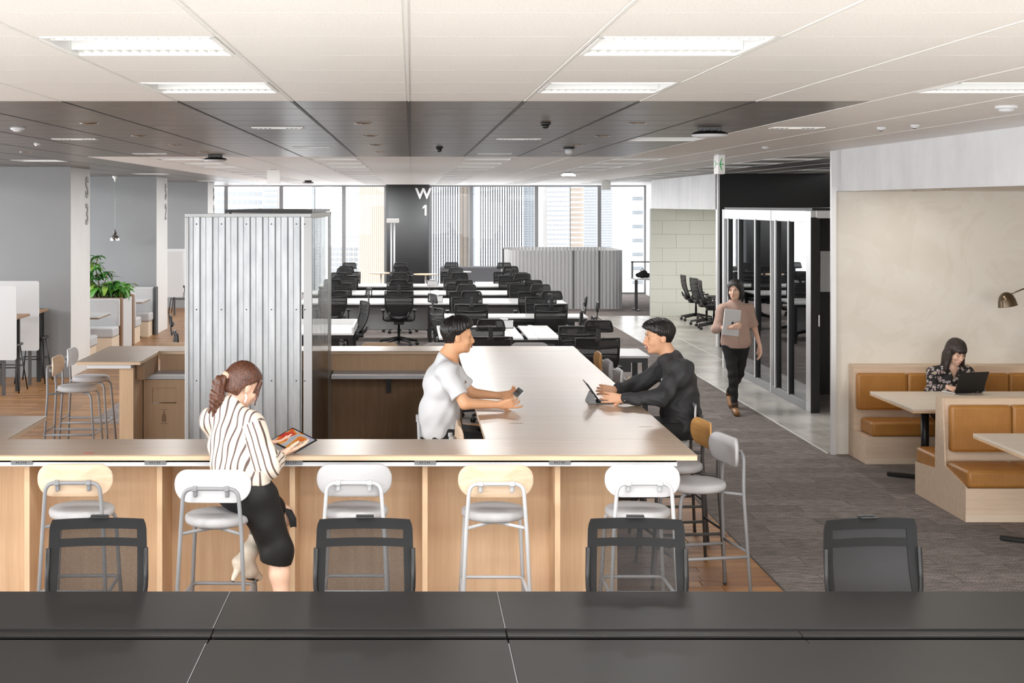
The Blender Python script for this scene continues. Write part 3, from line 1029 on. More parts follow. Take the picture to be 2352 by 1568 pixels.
# far alcove: concrete bulkhead and acoustic blocks
p = MB(); p.box(5.30, 5.42, 24.95, 31.75, 2.375, ZC)
structure(p.build('wall_right', 'raw_concrete'), 'raw white concrete bulkhead above the grey green acoustic wall', 'wall')
p = MB(); p.box(5.42, 7.6, 24.95, 31.75, 2.375, 2.42)
structure(p.build('ceiling', 'white_paint'), 'soffit above the acoustic wall', 'ceiling')
t = structure(empty('wall_right', (5.27, 31.68, 0)), 'grey green acoustic block wall beside the parked chairs', 'wall')
p = MB(); p.box(0, 2.3, .02, .12, 0, 2.375); p.build('backing', 'grey_panel', t)
H8 = 2.375 / 7.35
z = 0; row = 0
BLK = {}
zs = []
top = 2.375
zt = top
hs = [.215] + [.268] * 8
r_ = 0
while zt > 0.01:
    h = .265 if r_ == 0 else .3015
    zb = max(0, zt - h)
    x = (-.03 if r_ % 2 == 0 else -.335)
    while x < 2.3:
        xa, xb = max(0, x), min(2.3, x + .60)
        if xb - xa > .03:
            key = (round(xb - xa, 3), round(zt - zb, 3))
            if key not in BLK:
                q = MB(); q.box(.0015, xb - xa - .0015, 0, .03, .0015, zt - zb - .0015, .003)
                o = q.build('acoustic_block', 'acoustic_green', t); BLK[key] = o
            else:
                o = link_copy(BLK[key], t)
            o.location = (xa, -.005, zb)
        x += .60
    zt = zb; r_ += 1

for y_ in (27.2, 30.0):  # unseen lamps added to brighten the acoustic wall, no fixtures there
    l = bpy.data.lights.new('soffit_lamp_and_fill', 'AREA'); l.shape = 'DISK'; l.size = .25; l.energy = 22; l.color = (1, .98, .95)
    o = bpy.data.objects.new('soffit_lamp_and_fill', l); COL.objects.link(o); o.location = (6.3, y_, 2.36)
# black wall and glass booth
p = MB(); p.box(5.33, 7.6, 24.9, 25.02, 0, ZC)
structure(p.build('wall_right', 'black_wall'), 'black wall rising behind the glass meeting booth', 'wall')
p = MB(); p.box(5.30, 5.335, 24.87, 25.03, 0, ZC)
structure(p.build('trim_6', 'aluminium'), 'thin pale corner strip at the left edge of the black wall', 'trim')
t = empty('glass_booth', (4.75, 17.0, 0), label='aluminium framed glass meeting booth beside the concrete strip', cat='booth')
L = 4.8
p = MB(); p.box(-.03, .03, 0, L, 2.25, 2.39, .003); p.build('top_rail', 'aluminium', t)
p = MB(); p.box(-.03, .03, 0, L, 0, .10, .003); p.build('bottom_rail', 'brushed_grey', t)
p = MB(); p.box(.03, 2.8, -.04, .04, 2.30, 2.39, .003); p.build('front_rail', 'aluminium', t)
p = MB(); p.box(-.035, .035, -.03, .17, 0, 2.388, .003); p.build('end_post', 'aluminium', t)
for a, wd in ((.98, .05), (1.62, .07), (2.72, .06), (3.72, .05), (4.40, .05)):
    p = MB(); p.box(-.036, .036, a - wd, a - .004, .09, 2.26, .002); o = p.build('mullion', 'black_metal', t)
    p = MB(); p.box(-.038, .030, a - .003, a + wd * .6, .09, 2.26, .002); p.build('mullion', 'aluminium', t)
for a, wd in ((1.87, .012), (4.74, .05)):
    p = MB(); p.box(-.037, .03, a - wd, a + wd, 0, 2.389, .002); p.build('joint_post', 'aluminium', t)
gp = [.17, .98, 1.62, 1.87, 2.72, 3.72, 4.40, 4.72]
for a, c in zip(gp, gp[1:]):
    p = MB(); p.box(-.004, .004, a + .02, c - .02, .09, 2.26); p.build('pane', 'glass_dark', t)
p = MB(); p.box(.036, .075, -.03, .06, 0, 2.31, .003); p.build('door_jamb', 'black_metal', t)
p = MB(); p.box(-.036, .036, -.046, -.031, 0, 2.31, .002); p.build('door_jamb', 'black_metal', t)
p = MB(); p.box(.055, .07, -.05, -.03, 1.02, 1.16, .003); p.build('door_handle', 'chrome', t)
p = MB(); p.box(.40, 2.8, 1.66, 1.74, 0, 2.36); p.build('inner_wall', 'black_wall', t)
p = MB(); p.box(.10, 2.8, 4.72, 4.80, 0, 2.36); p.build('end_wall', 'black_wall', t)
p = MB(); p.box(.0, 2.8, .03, 4.8, 2.392, 2.42); p.build('lid', 'black_wall', t)
p = MB(); p.box(.555, 2.0, 1.632, 1.656, 1.33, 1.86, .003)
o = p.build('whiteboard', 'whiteboard'); o.location = (4.75, 17, 0)
tag(o, 'white board on the black wall inside the glass booth', 'whiteboard')

# ------------------------------------------------------------------ buildings outside the windows
def tower(name, px0, px1, py0, py1, D, depth, body, lab, wins=None, fins=None, bands=None, wm='tower_window'):
    s = F / D
    x0, x1 = (px0 - VPX) / s, (px1 - VPX) / s
    z1, z0 = CAMZ + (VPY - py0) / s, CAMZ + (VPY - py1) / s
    t = empty(name, ((x0 + x1) / 2, D, z0), label=lab, cat='building', group='buildings outside the windows')
    W, H = x1 - x0, z1 - z0
    p = MB(); p.box(-W / 2, W / 2, 0, depth, 0, H); p.build('body', body, t)
    if wins:
        nx, nz, fx, fz = wins
        p = MB()
        for i in range(nx):
            for j in range(nz):
                xa = -W / 2 + W * (i + .5 - fx / 2) / nx; xb = -W / 2 + W * (i + .5 + fx / 2) / nx
                za = H * (j + .5 - fz / 2) / nz; zb = H * (j + .5 + fz / 2) / nz
                p.box(xa, xb, -.15, .1, za, zb)
        tag(p.build('window_grid', wm, t), kind='stuff')
    if bands:
        nz, fz, mm = bands
        p = MB()
        for j in range(nz):
            za = H * (j + .5 - fz / 2) / nz; zb = H * (j + .5 + fz / 2) / nz
            p.box(-W / 2 - .05, W / 2 + .05, -.5, .1, za, zb)
        tag(p.build('floor_band', mm, t), kind='stuff')
    if fins:
        n, wf_, mm = fins
        p = MB()
        for i in range(n):
            x = -W / 2 + W * (i + .5) / n
            p.box(x - wf_ * W / n / 2, x + wf_ * W / n / 2, -1.2, .1, 0, H)
        tag(p.build('fin', mm, t), kind='stuff')
    return t
BOT = 1000
tower('office_building', 480, 602, 436, BOT, 335, 40, 'tower_pale', 'pale gridded office block above the left end of metal booth', wins=(10, 30, .78, .5), wm='tower_window_soft')
tower('office_building', 604, 636, 430, BOT, 320, 12, 'tower_pale', 'narrow block with stacked balconies above metal booth', bands=(44, .3, 'tower_window_soft'))
tower('office_building', 716, 722, 420, BOT, 620, 30, 'tower_grey', 'thin hazy grey tower far off beyond the windows', wins=(1, 90, .6, .5), wm='tower_window_soft')
tower('office_building', 724, 738, 418, BOT, 600, 30, 'tower_pale', 'pale hazy tower far off beyond the windows', wins=(2, 80, .6, .5), wm='tower_window_soft')
tower('apartment_tower', 762, 835, 300, BOT, 420, 40, 'tower_pale', 'white tower with rows of small dark windows left of tan tower', wins=(13, 76, .62, .36))
tower('apartment_block', 757, 832, 566, BOT, 300, 40, 'tower_pale', 'low white block below the tower left of tan tower', wins=(7, 36, .7, .6), wm='tower_window_soft')
tower('office_tower', 824, 890, 200, BOT, 280, 60, 'tower_tan', 'smooth tan tower just left of the dark column', wins=(14, 180, .16, .9), wm='tower_tan')
tower('office_tower', 985, 1056, 200, BOT, 260, 40, 'tower_window', 'white finned tower just right of the dark column', fins=(13, .56, 'tower_pale'), bands=(90, .10, 'tower_pale'))
tower('office_tower', 1052, 1090, 200, BOT, 300, 60, 'tower_tan', 'narrow tan slab tower behind the finned towers', wins=(4, 100, .3, .8), wm='tower_tan')
tower('office_tower', 1098, 1202, 200, BOT, 240, 40, 'tower_window', 'larger white finned tower left of the apartment tower', fins=(19, .56, 'tower_pale'), bands=(80, .10, 'tower_pale'))
tower('office_tower', 1200, 1230, 200, BOT, 250, 40, 'tower_grey', 'plain grey flank beside the larger finned tower', wins=(4, 140, .7, .7), wm='tower_window_soft')
tower('apartment_tower', 1256, 1309, 240, BOT, 340, 30, 'tower_pale', 'cream apartment tower with rows of dark windows', wins=(12, 70, .6, .36))
tower('apartment_tower', 1310.5, 1340, 240, BOT, 341, 12, 'tower_tan', 'beige flank of apartment tower with balconies', bands=(66, .35, 'tower_pale'))
tower('apartment_tower', 1340, 1374, 200, BOT, 400, 30, 'tower_grey', 'hazy grey tower with fine grid beside apartment tower', wins=(10, 120, .5, .5), wm='tower_window_soft')
tower('office_tower', 1372, 1455, 150, BOT, 450, 50, 'tower_grey', 'broad hazy grey tower at the right of the windows', wins=(26, 140, .5, .5), wm='tower_window_soft')
tower('apartment_tower', 1452, 1478, 200, BOT, 200, 20, 'tower_window_soft', 'white balcony tower at the right end of the windows', bands=(25, .74, 'tower_pale'))
# ------------------------------------------------------------------ bar and long table
ZT = 1.0
def slab(p, x0, x1, y0, y1, zt=ZT, th=.032, bev=.003):
    p.box(x0, x1, y0, y1, zt - th, zt, bev)
def top_with_edge(x0, x1, y0, y1, parent, edges, zt=ZT, th=.032):
    """laminate surface with a lighter edge band on the named sides"""
    p = MB(); p.box(x0, x1, y0, y1, zt - .006, zt, .0015); p.build('worktop', 'table_top', parent)
    p = MB(); p.box(x0, x1, y0, y1, zt - th, zt - .0065, .001); p.build('edge_band', 'table_edge', parent)

fc = empty('bar_counter', label='pale wood bar counter with white steel channel along the front of the picture', cat='counter')
top_with_edge(-3.12, 1.668, 8.38, 8.955, fc, 'f')
p = MB(); p.box(-3.1, 1.555, 8.405, 8.43, .93, .967, .002); p.box(-3.1, 1.555, 8.405, 8.9, .955, .967)
p.build('steel_channel', 'steel_white', fc)
for x in (-2.278, -1.497, -.70, .081, .868):
    p = MB(); p.box(x - .063, x + .063, 8.396, 8.42, .940, .966, .0015)
    o = p.build('power_socket', 'socket_grey', fc)
    p = MB()
    for dx in (-.03, -.018, .012, .024):
        p.box(x + dx - .0025, x + dx + .0025, 8.3945, 8.4, .949, .959)
    p.box(x - .004, x - .002, 8.3945, 8.4, .944, .963)
    p.build('slot', 'socket_hole', o)
for x in (-3.06, -2.275, -1.49, -.705, .08, .865):
    p = MB(); p.box(x - .016, x + .016, 8.50, 8.855, 0, .955, .001); p.build('support_fin', 'panel_wood', fc)
xs = [-3.1, -2.275, -1.49, -.705, .08, .865, 1.27]
for a, c in zip(xs, xs[1:]):
    p = MB(); p.box(a + .001, c - .001, 8.855, 8.885, 0, .955, .001); p.build('back_panel', 'panel_wood', fc)

lt = empty('long_table', label='long high wooden table running back from the bar counter', cat='table')
top_with_edge(.46, 1.668, 8.957, 14.34, lt, 'lr')
p = MB(); p.box(.46, 1.675, 14.342, 14.85, ZT - .032, ZT, .002); p.build('end_top', 'table_top', lt)
p = MB(); p.box(.94, 1.20, 8.9, 14.5, .0, .955); p.build('spine_panel', 'oak_mid', lt)
p = MB(); p.box(.60, 1.52, 8.95, 14.6, .955, .967); p.build('steel_tray', 'steel_white', lt)
for (x, y_) in ((.70, 9.60), (1.54, 9.45), (1.50, 10.55)):
    p = MB(); p.box(x - .05, x + .05, y_ - .004, y_ + .004, ZT - .001, ZT + .0006)
    for i in range(4): p.box(x - .03 + .018 * i, x - .022 + .018 * i, y_ - .012, y_ + .012, ZT - .001, ZT + .0006)
    p.build('printed_mark', 'print_grey', lt)
p = MB()
p.lathe([(.030, ZT + .0004), (.022, ZT + .0006), (.0001, ZT + .0006)], (0, 0, 0), 20, Matrix.Diagonal((1.3, .8, 1, 1)))
o = p.build('printed_mark', 'print_red' if 'print_red' in M else 'lip', fc); o.location = (-1.90, 8.45, 0)

sc_ = empty('side_counter', label='short wooden counter arm at the left end of the bar, cut by the frame', cat='counter')
top_with_edge(-3.12, -2.52, 8.957, 9.93, sc_, 'r')
p = MB(); p.box(-2.86, -2.72, 8.95, 9.8, 0, .966); p.build('support_panel', 'panel_wood', sc_)
p = MB(); p.box(-3.02, -2.66, 9.0, 9.85, .94, .966); p.build('steel_tray', 'steel_white', sc_)

bc = empty('back_counter', label='pale wooden counter closing the back of the bar behind the metal booth', cat='counter')
top_with_edge(-3.12, .458, 14.34, 14.85, bc, 'f')
p = MB(); p.box(-2.52, .44, 14.40, 14.43, .80, .967); p.build('upper_panel', 'oak_light', bc)
p = MB(); p.box(-.78, .44, 13.97, 14.40, .765, .80, .002); p.build('shelf', 'steel_white', bc)
p = MB(); p.box(-2.52, .44, 14.42, 14.45, 0, .80); p.build('lower_panel', 'oak_mid', bc)
p = MB(); p.box(-.25, -.205, 14.10, 14.42, .72, .764); p.box(-.25, -.205, 14.37, 14.42, .58, .764); p.build('bracket', 'black_metal', bc)
p = MB(); p.box(.42, .458, 13.95, 14.40, .0, .967); p.build('end_panel', 'oak_mid', bc)

sc2 = empty('side_counter', label='wooden counter arm beyond the metal booth with two stools at its left', cat='counter')
top_with_edge(-3.12, -2.525, 13.38, 14.338, sc2, 'f')
p = MB(); p.box(-3.03, -2.62, 13.42, 14.3, .93, .966, .002); p.build('steel_tray', 'steel_white', sc2)
p = MB(); p.box(-2.745, -2.612, 13.50, 14.3, 0, .928, .001); p.build('support_panel', 'oak_light', sc2)
p = MB(); p.box(-2.605, -2.527, 13.6, 14.335, .805, .966); p.build('side_panel', 'oak_mid', sc2)
cb = empty('cabinet', label='oak cabinet with a square drop hole and bottle mark left of the metal booth', cat='cabinet')
def frame_with_hole(p, x0, x1, y, th, z0, z1, hx0, hx1, hz0, hz1):
    p.box(x0, hx0, y, y + th, z0, z1); p.box(hx1, x1, y, y + th, z0, z1)
    p.box(hx0, hx1, y, y + th, z0, hz0); p.box(hx0, hx1, y, y + th, hz1, z1)
p = MB(); frame_with_hole(p, -2.605, -1.83, 13.97, .02, 0, .76, -2.52, -2.285, .53, .68); p.build('front_panel', 'oak_light', cb)
p = MB(); p.box(-2.605, -2.585, 13.99, 14.4, 0, .76); p.box(-1.85, -1.83, 13.99, 14.4, 0, .76); p.build('side_panel', 'oak_light', cb)
p = MB(); p.box(-2.518, -2.287, 13.976, 13.995, .537, .678, .002); p.build('flap', 'oak_light', cb)
p = MB(); p.box(-2.605, -1.83, 13.955, 14.395, .765, .80, .003); p.build('top', 'steel_white', cb)
p = MB()
bx, bz = -2.405, .40
p.prism([(bx - .022, bz - .05), (bx + .022, bz - .05), (bx + .022, bz + .01), (bx + .009, bz + .03), (bx + .009, bz + .042), (bx - .009, bz + .042), (bx - .009, bz + .03), (bx - .022, bz + .01)], 'y', 13.9688, 13.9696)
p.box(bx - .012, bx + .012, 13.9688, 13.9696, bz + .047, bz + .058)
p.box(bx - .034, bx + .034, 13.9688, 13.9696, bz - .068, bz - .061)
p.box(bx - .034, bx + .034, 13.9688, 13.9696, bz + .068, bz + .073)
p.build('bottle_mark', 'oak_mid', cb)

# ------------------------------------------------------------------ corrugated metal booth
mb = empty('metal_booth', label='tall booth clad in corrugated galvanised metal with clear ribbed side', cat='booth')
XA, XC, YA, YZ, ZH = -1.815, -.80, 11.52, 14.30, 2.39
p = MB()
pts = []
x = XA + .03
per = .1005
n = 9
prof = [(0, 0), (.030, 0), (.040, .016), (.085, .016), (.0955, 0)]
for i in range(n):
    for dx, dy in prof:
        pts.append((x + i * per + dx, YA + .012 - dy))
pts.append((x + n * per, YA + .012))
for (xa, ya), (xb, yb) in zip(pts, pts[1:]):
    p.quad((xa, ya, .04), (xb, yb, .04), (xb, yb, ZH - .03), (xa, ya, ZH - .03))
p.build('corrugated_sheet', 'galvanised', mb, fix=False)
p = MB()
p.box(XA, XA + .03, YA - .012, YA + .03, 0, ZH - .03, .003)
p.box(XA, XC, YA - .012, YA + .03, ZH - .03, ZH, .003)
p.box(XC - .065, XC + .004, YA - .012, YA + .03, 0, ZH - .03, .002)
p.build('edge_trim', 'trim_metal', mb)
p = MB()
for zs_ in (2.305, 1.62, 1.05, .4):
    for i in range(5):
        xx = XA + .03 + .0625 + i * .2
        p.lathe([(.0055, 0), (.0055, .006), (.003, .008)], (xx, YA - .004, zs_), 8, Matrix.Rotation(PI / 2, 4, 'X'))
    p.lathe([(.0055, 0), (.0055, .006), (.003, .008)], (XC - .055, YA - .012, zs_), 8, Matrix.Rotation(PI / 2, 4, 'X'))
tag(p.build('screw', 'frame_dark', mb), kind='stuff')
p = MB()
N = 200
for i in range(N):
    ya, yb = YA + .02 + (YZ - YA - .02) * i / N, YA + .02 + (YZ - YA - .02) * (i + 1) / N
    f = lambda y_: XC + .006 * math.sin(y_ / .075 * 2 * PI)
    p.face([p.bm.verts.new(q) for q in ((f(ya), ya, .04), (f(yb), yb, .04), (f(yb), yb, ZH - .02), (f(ya), ya, ZH - .02))])
bmesh.ops.remove_doubles(p.bm, verts=p.bm.verts, dist=1e-5)
for f_ in p.bm.faces: f_.smooth = True
p.build('ribbed_side_sheet', 'polycarbonate', mb)
p = MB()
for y_ in (YZ - .03,): p.box(XC - .03, XC, y_, y_ + .03, 0, ZH)
for z_ in (.05, ZH - .045): p.box(XC - .035, XC - .008, YA + .03, YZ, z_, z_ + .03)
p.box(XA, XA + .03, YZ - .03, YZ, 0, ZH); p.box(XA, XC, YZ - .03, YZ, ZH - .03, ZH)
p.build('side_frame', 'aluminium', mb)
p = MB(); p.box(XC - .006, XC + .008, YA + .03, YZ - .3, ZH - .035, ZH + .002); p.build('side_cap', 'pure_white', mb)
p = MB(); p.box(-1.52, XC - .01, YA + .2, YZ, ZH + .004, ZH + .03); p.build('lid', 'frame_dark', mb)
p = MB(); p.box(XA + .004, XA + .014, YA + .03, YZ, .03, ZH - .03); p.build('left_side_sheet', 'galvanised', mb)

# ------------------------------------------------------------------ bar stools
def outline(w, h, r, n=7):
    """rounded rectangle, counter-clockwise"""
    pts = []
    for cx, cy, a0 in ((w - r, h - r, 0), (-w + r, h - r, PI / 2), (-w + r, -h + r, PI), (w - r, -h + r, 1.5 * PI)):
        for k in range(n + 1):
            a = a0 + PI / 2 * k / n
            pts.append((cx + r * math.cos(a), cy + r * math.sin(a)))
    return pts
def shell_panel(p, w, h, r, th, curve, yoff, zoff, soft=0.3, n=7, sag=.0):
    """thin curved pad standing in the xz plane, hollow side towards +y"""
    out = outline(w, h, r, n)
    rings = []
    for side in (1, -1):
        for sc in ((.0, .45, .8, .96, 1.0) if side == 1 else (1.0, .96, .8, .45, .0)):
            ring = []
            edge = max(0, (sc - .8) / .2)
            t = th * (1 - soft * edge ** 2)
            for x, z in out:
                X, Z = x * sc, z * sc
                if sc == 0: X = x * .02; Z = z * .02
                if Z > 0: Z -= sag * (1 - (X / w) ** 2) * Z / h
                ring.append(p.bm.verts.new((X, yoff + curve * X * X / w / w + side * t / 2, zoff + Z)))
            rings.append(ring)
    m = len(out)
    for A, B in zip(rings, rings[1:]):
        for k in range(m):
            l = (k + 1) % m
            p.face([A[k], A[l], B[l], B[k]], True)
    p.face(rings[0], True); p.face(rings[-1][::-1], True)
def make_stool(backm, framem, padded=False):
    t = empty('bar_stool', label='x', cat='stool', group='round seat bar stools')
    p = MB()
    p.lathe([(.0001, .665), (.165, .667), (.182, .676), (.187, .692), (.184, .712), (.168, .722), (.08, .725), (.0001, .7255)], (0, 0.02, 0), 36)
    p.build('seat', 'stool_fabric', t)
    p = MB()
    shell_panel(p, .212, .094, .088, .034 if padded else .012, .045, -.205, .914, .55 if padded else .2, 7, .010)
    p.build('backrest', backm, t)
    fr = .0115
    path = bend([(-.198, -.262, 0), (-.168, -.225, .66), (-.150, -.235, .905), (.150, -.235, .905), (.168, -.225, .66), (.198, -.262, 0)], .055, 5)
    p = MB(); p.tube(path, fr, 9); p.build('back_frame', framem, t)
    for s_ in (-1, 1):
        p = MB(); p.tube(bend([(s_ * .196, .235, 0), (s_ * .160, .185, .655), (s_ * .04, .08, .658)], .05, 5), fr, 9); p.build('leg', framem, t)
    p = MB(); p.tube(bend([(-.168, -.225, .655), (0, -.05, .655), (.168, -.225, .655)], .06, 4), fr * .85, 8); p.build('seat_rail', framem, t)
    p = MB(); p.tube(bend([(-.186, -.247, .27), (-.178, .215, .27), (.178, .215, .27), (.186, -.247, .27)], .05, 5), fr * .9, 8)
    p.tube([(-.187, -.247, .30), (.187, -.247, .30)], fr * .8, 8)
    p.build('footrest', framem, t)
    for s_ in (-1, 1):
        p = MB()
        p.box(s_ * .088 - .015, s_ * .088 + .015, -.252, -.222, .893, .920, .004)
        p.box(s_ * .088 - .011, s_ * .088 + .011, -.226, -.202, .855, .9, .004)
        p.lathe([(.004, 0), (.004, .004), (.0001, .004)], (s_ * .088, -.2255, .866), 8, Matrix.Rotation(PI / 2, 4, 'X'))
        p.build('clip', framem, t)
    for sx, sy in ((-.198, -.262), (.198, -.262), (-.196, .235), (.196, .235)):
        p = MB(); p.lathe([(.0125, .0), (.0125, .014)], (sx, sy, -.0), 9); p.build('foot', 'rubber', t)
    return t
ST = {}
def stool(backm, framem, loc, rz, label, group='round seat bar stools', padded=False):
    key = (backm, framem)
    if key not in ST:
        if ST and not padded and any(not k[2] for k in ()):
            pass
        o = make_stool(backm, framem, padded)
        o.location = loc; o.rotation_euler = (0, 0, rz); o['label'] = label
        ST[key] = o
    else:
        o = dup(ST[key], loc, rz, label)
    o['group'] = group
    return o
GF = 'stools along the front of the bar'
stool('stool_wood', 'frame_grey', (-1.900, 8.27, 0), .02, 'wood backed stool with grey frame at the left end of the front row', GF)
stool('plastic_white', 'frame_grey', (-1.092, 8.10, 0), -.03, 'white backed stool with grey frame under the woman in striped blouse', GF)
stool('stool_fabric', 'frame_light', (-.322, 8.27, 0), .0, 'grey upholstered stool with pale frame in the middle of the front row', GF, True)
stool('stool_wood', 'frame_light', (.474, 8.24, 0), .0, 'pale wood backed stool with pale frame in the front row, fully in view', GF)
stool('plastic_white', 'frame_light', (1.30, 8.25, 0), .0, 'white backed stool with pale frame at the right end of front row', GF)
GR = 'stools on the right of the long table'
L90 = PI / 2
stool('stool_fabric', 'frame_grey', (1.815, 9.07, 0), L90 + .20, 'grey upholstered stool nearest the corner on the right of the table', GR, True)
stool('stool_wood_warm', 'frame_dark', (1.80, 9.72, 0), L90 + .12, 'wood backed stool with dark frame second on the right of the table', GR)
stool('plastic_white', 'frame_dark', (1.88, 10.60, 0), L90 + .05, 'white backed stool under the man in charcoal jacket', GR)
stool('stool_wood', 'frame_grey', (1.67, 12.05, 0), L90, 'pale wood stool just behind the man in charcoal jacket', GR)
stool('plastic_white', 'frame_grey', (1.665, 12.75, 0), L90, 'white backed stool third from the far end on the right', GR)
stool('stool_fabric', 'frame_grey', (1.67, 13.50, 0), L90, 'grey upholstered stool second from the far end on the right', GR, True)
stool('stool_wood_warm', 'frame_grey', (1.67, 14.20, 0), L90, 'wood backed stool at the far end on the right of the table', GR)
GL = 'stools on the left of the long table'
stool('stool_fabric', 'frame_light', (.285, 10.46, 0), -L90, 'grey upholstered stool under the man in white shirt', GL, True)
stool('stool_wood', 'frame_light', (.50, 9.62, 0), -L90, 'pale wood stool in front of the man in white shirt', GL)
GB = 'stools behind the back counter'
stool('stool_wood', 'frame_light', (-.335, 15.02, 0), PI, 'pale wood stool peeking over the back counter', GB)
stool('plastic_white', 'frame_light', (.33, 15.02, 0), PI, 'white stool top just left of the head of the man in white shirt', GB)
stool('plastic_white', 'frame_grey', (1.25, 15.02, 0), PI, 'white stool top peeking over the far end of the long table', GB)
stool('stool_wood', 'frame_grey', (-2.50, 15.02, 0), PI, 'pale wood stool top left of the metal booth', GB)
GS = 'stools at the left counter arm'
stool('stool_wood', 'frame_grey', (-3.24, 13.85, 0), -L90, 'wood backed stool nearer of the two at the left counter arm', GS)
stool('plastic_white', 'frame_grey', (-3.28, 14.62, 0), -L90, 'white backed stool farther of the two at the left counter arm', GS)

# ------------------------------------------------------------------ black bench desks in the foreground
def black_desk(x0, x1, label, joints=()):
    t = empty('black_desk', ((x0 + x1) / 2, 5.8, 0), label=label, cat='desk', group='black bench desks in the foreground')
    W = (x1 - x0) / 2 - .0012
    z0, z1 = .69, .72
    p = MB(); p.box(-W, W, .105, .668, z0, z1, .0012); p.build('desktop', 'desk_black', t)
    p = MB(); p.box(-W, W, -.95, -.10, z0, z1, .0012); p.build('desktop', 'desk_black', t)
    p = MB(); p.box(W - .0025, W + .0012, .105, .668, .7202, .7206); p.box(W - .0025, W + .0012, -.95, -.10, .7202, .7206); p.build('seam_glint', 'brushed_grey', t)  # pale strip stands in for the glint along the desk seam
    js = [-W] + [j - (x0 + x1) / 2 for j in joints] + [W]
    for a, c in zip(js, js[1:]):
        for ya, yb in ((.028, .098), (-.094, -.024)):
            p = MB(); p.box(a + .0012, c - .0012, ya, yb, .700, .712, .002); p.build('cable_cover', 'desk_black', t)
    p = MB(); p.box(-W, W, -.1, .1, .58, .60); p.box(-W, W, .0995, .103, .6, .70); p.box(-W, W, -.099, -.0955, .6, .70); p.build('cable_tray', 'black_metal', t)
    for sx in (-1, 1):
        for sy in (-.88, .60):
            p = MB(); p.box(sx * (W - .04) - .025, sx * (W - .04) + .025, sy - .025, sy + .025, 0, z0); p.build('leg', 'black_metal', t)
black_desk(-3.216, -.814, 'black bench desk at the bottom left of the picture')
black_desk(-.814, .388, 'black bench desk in the middle between the two seam lines')
black_desk(.388, 3.2, 'black bench desk at the bottom right of the picture', (1.588,))

# ------------------------------------------------------------------ mesh chairs behind the black desks
def grid_panel(p, rows, smooth=True):
    """rows of points -> surface"""
    R = [[p.bm.verts.new(q) for q in r] for r in rows]
    for A, B in zip(R, R[1:]):
        for k in range(len(A) - 1):
            p.face([A[k], A[k + 1], B[k + 1], B[k]], smooth)
def five_star(t, z=.09, r=.335, rot=0.0):
    for i in range(5):
        a = rot + PI / 2 + 2 * PI * i / 5
        c, s_ = math.cos(a), math.sin(a)
        p = MB()
        p.tube([(c * .03, s_ * .03, z + .035), (c * .16, s_ * .16, z + .018), (c * r, s_ * r, z - .012)], [.034, .027, .018], 6)
        p.build('base_arm', 'black_plastic', t)
        p = MB()
        for q in (-1, 1):
            m = Matrix.Rotation(a, 4, 'Z') @ Matrix.Rotation(PI / 2, 4, 'X')
            p.lathe([(.0001, -.009), (.027, -.009), (.029, 0), (.027, .009), (.0001, .009)], (c * r - s_ * q * .014, s_ * r + c * q * .014, .029), 12, m)
        p.tube([(c * r, s_ * r, .03), (c * r, s_ * r, z - .01)], .008, 6)
        p.build('caster', 'black_plastic', t)
    p = MB(); p.lathe([(.032, z), (.032, z + .07), (.024, z + .07), (.024, .30), (.018, .30), (.018, .40)], seg=12); p.build('gas_lift', 'black_metal', t)
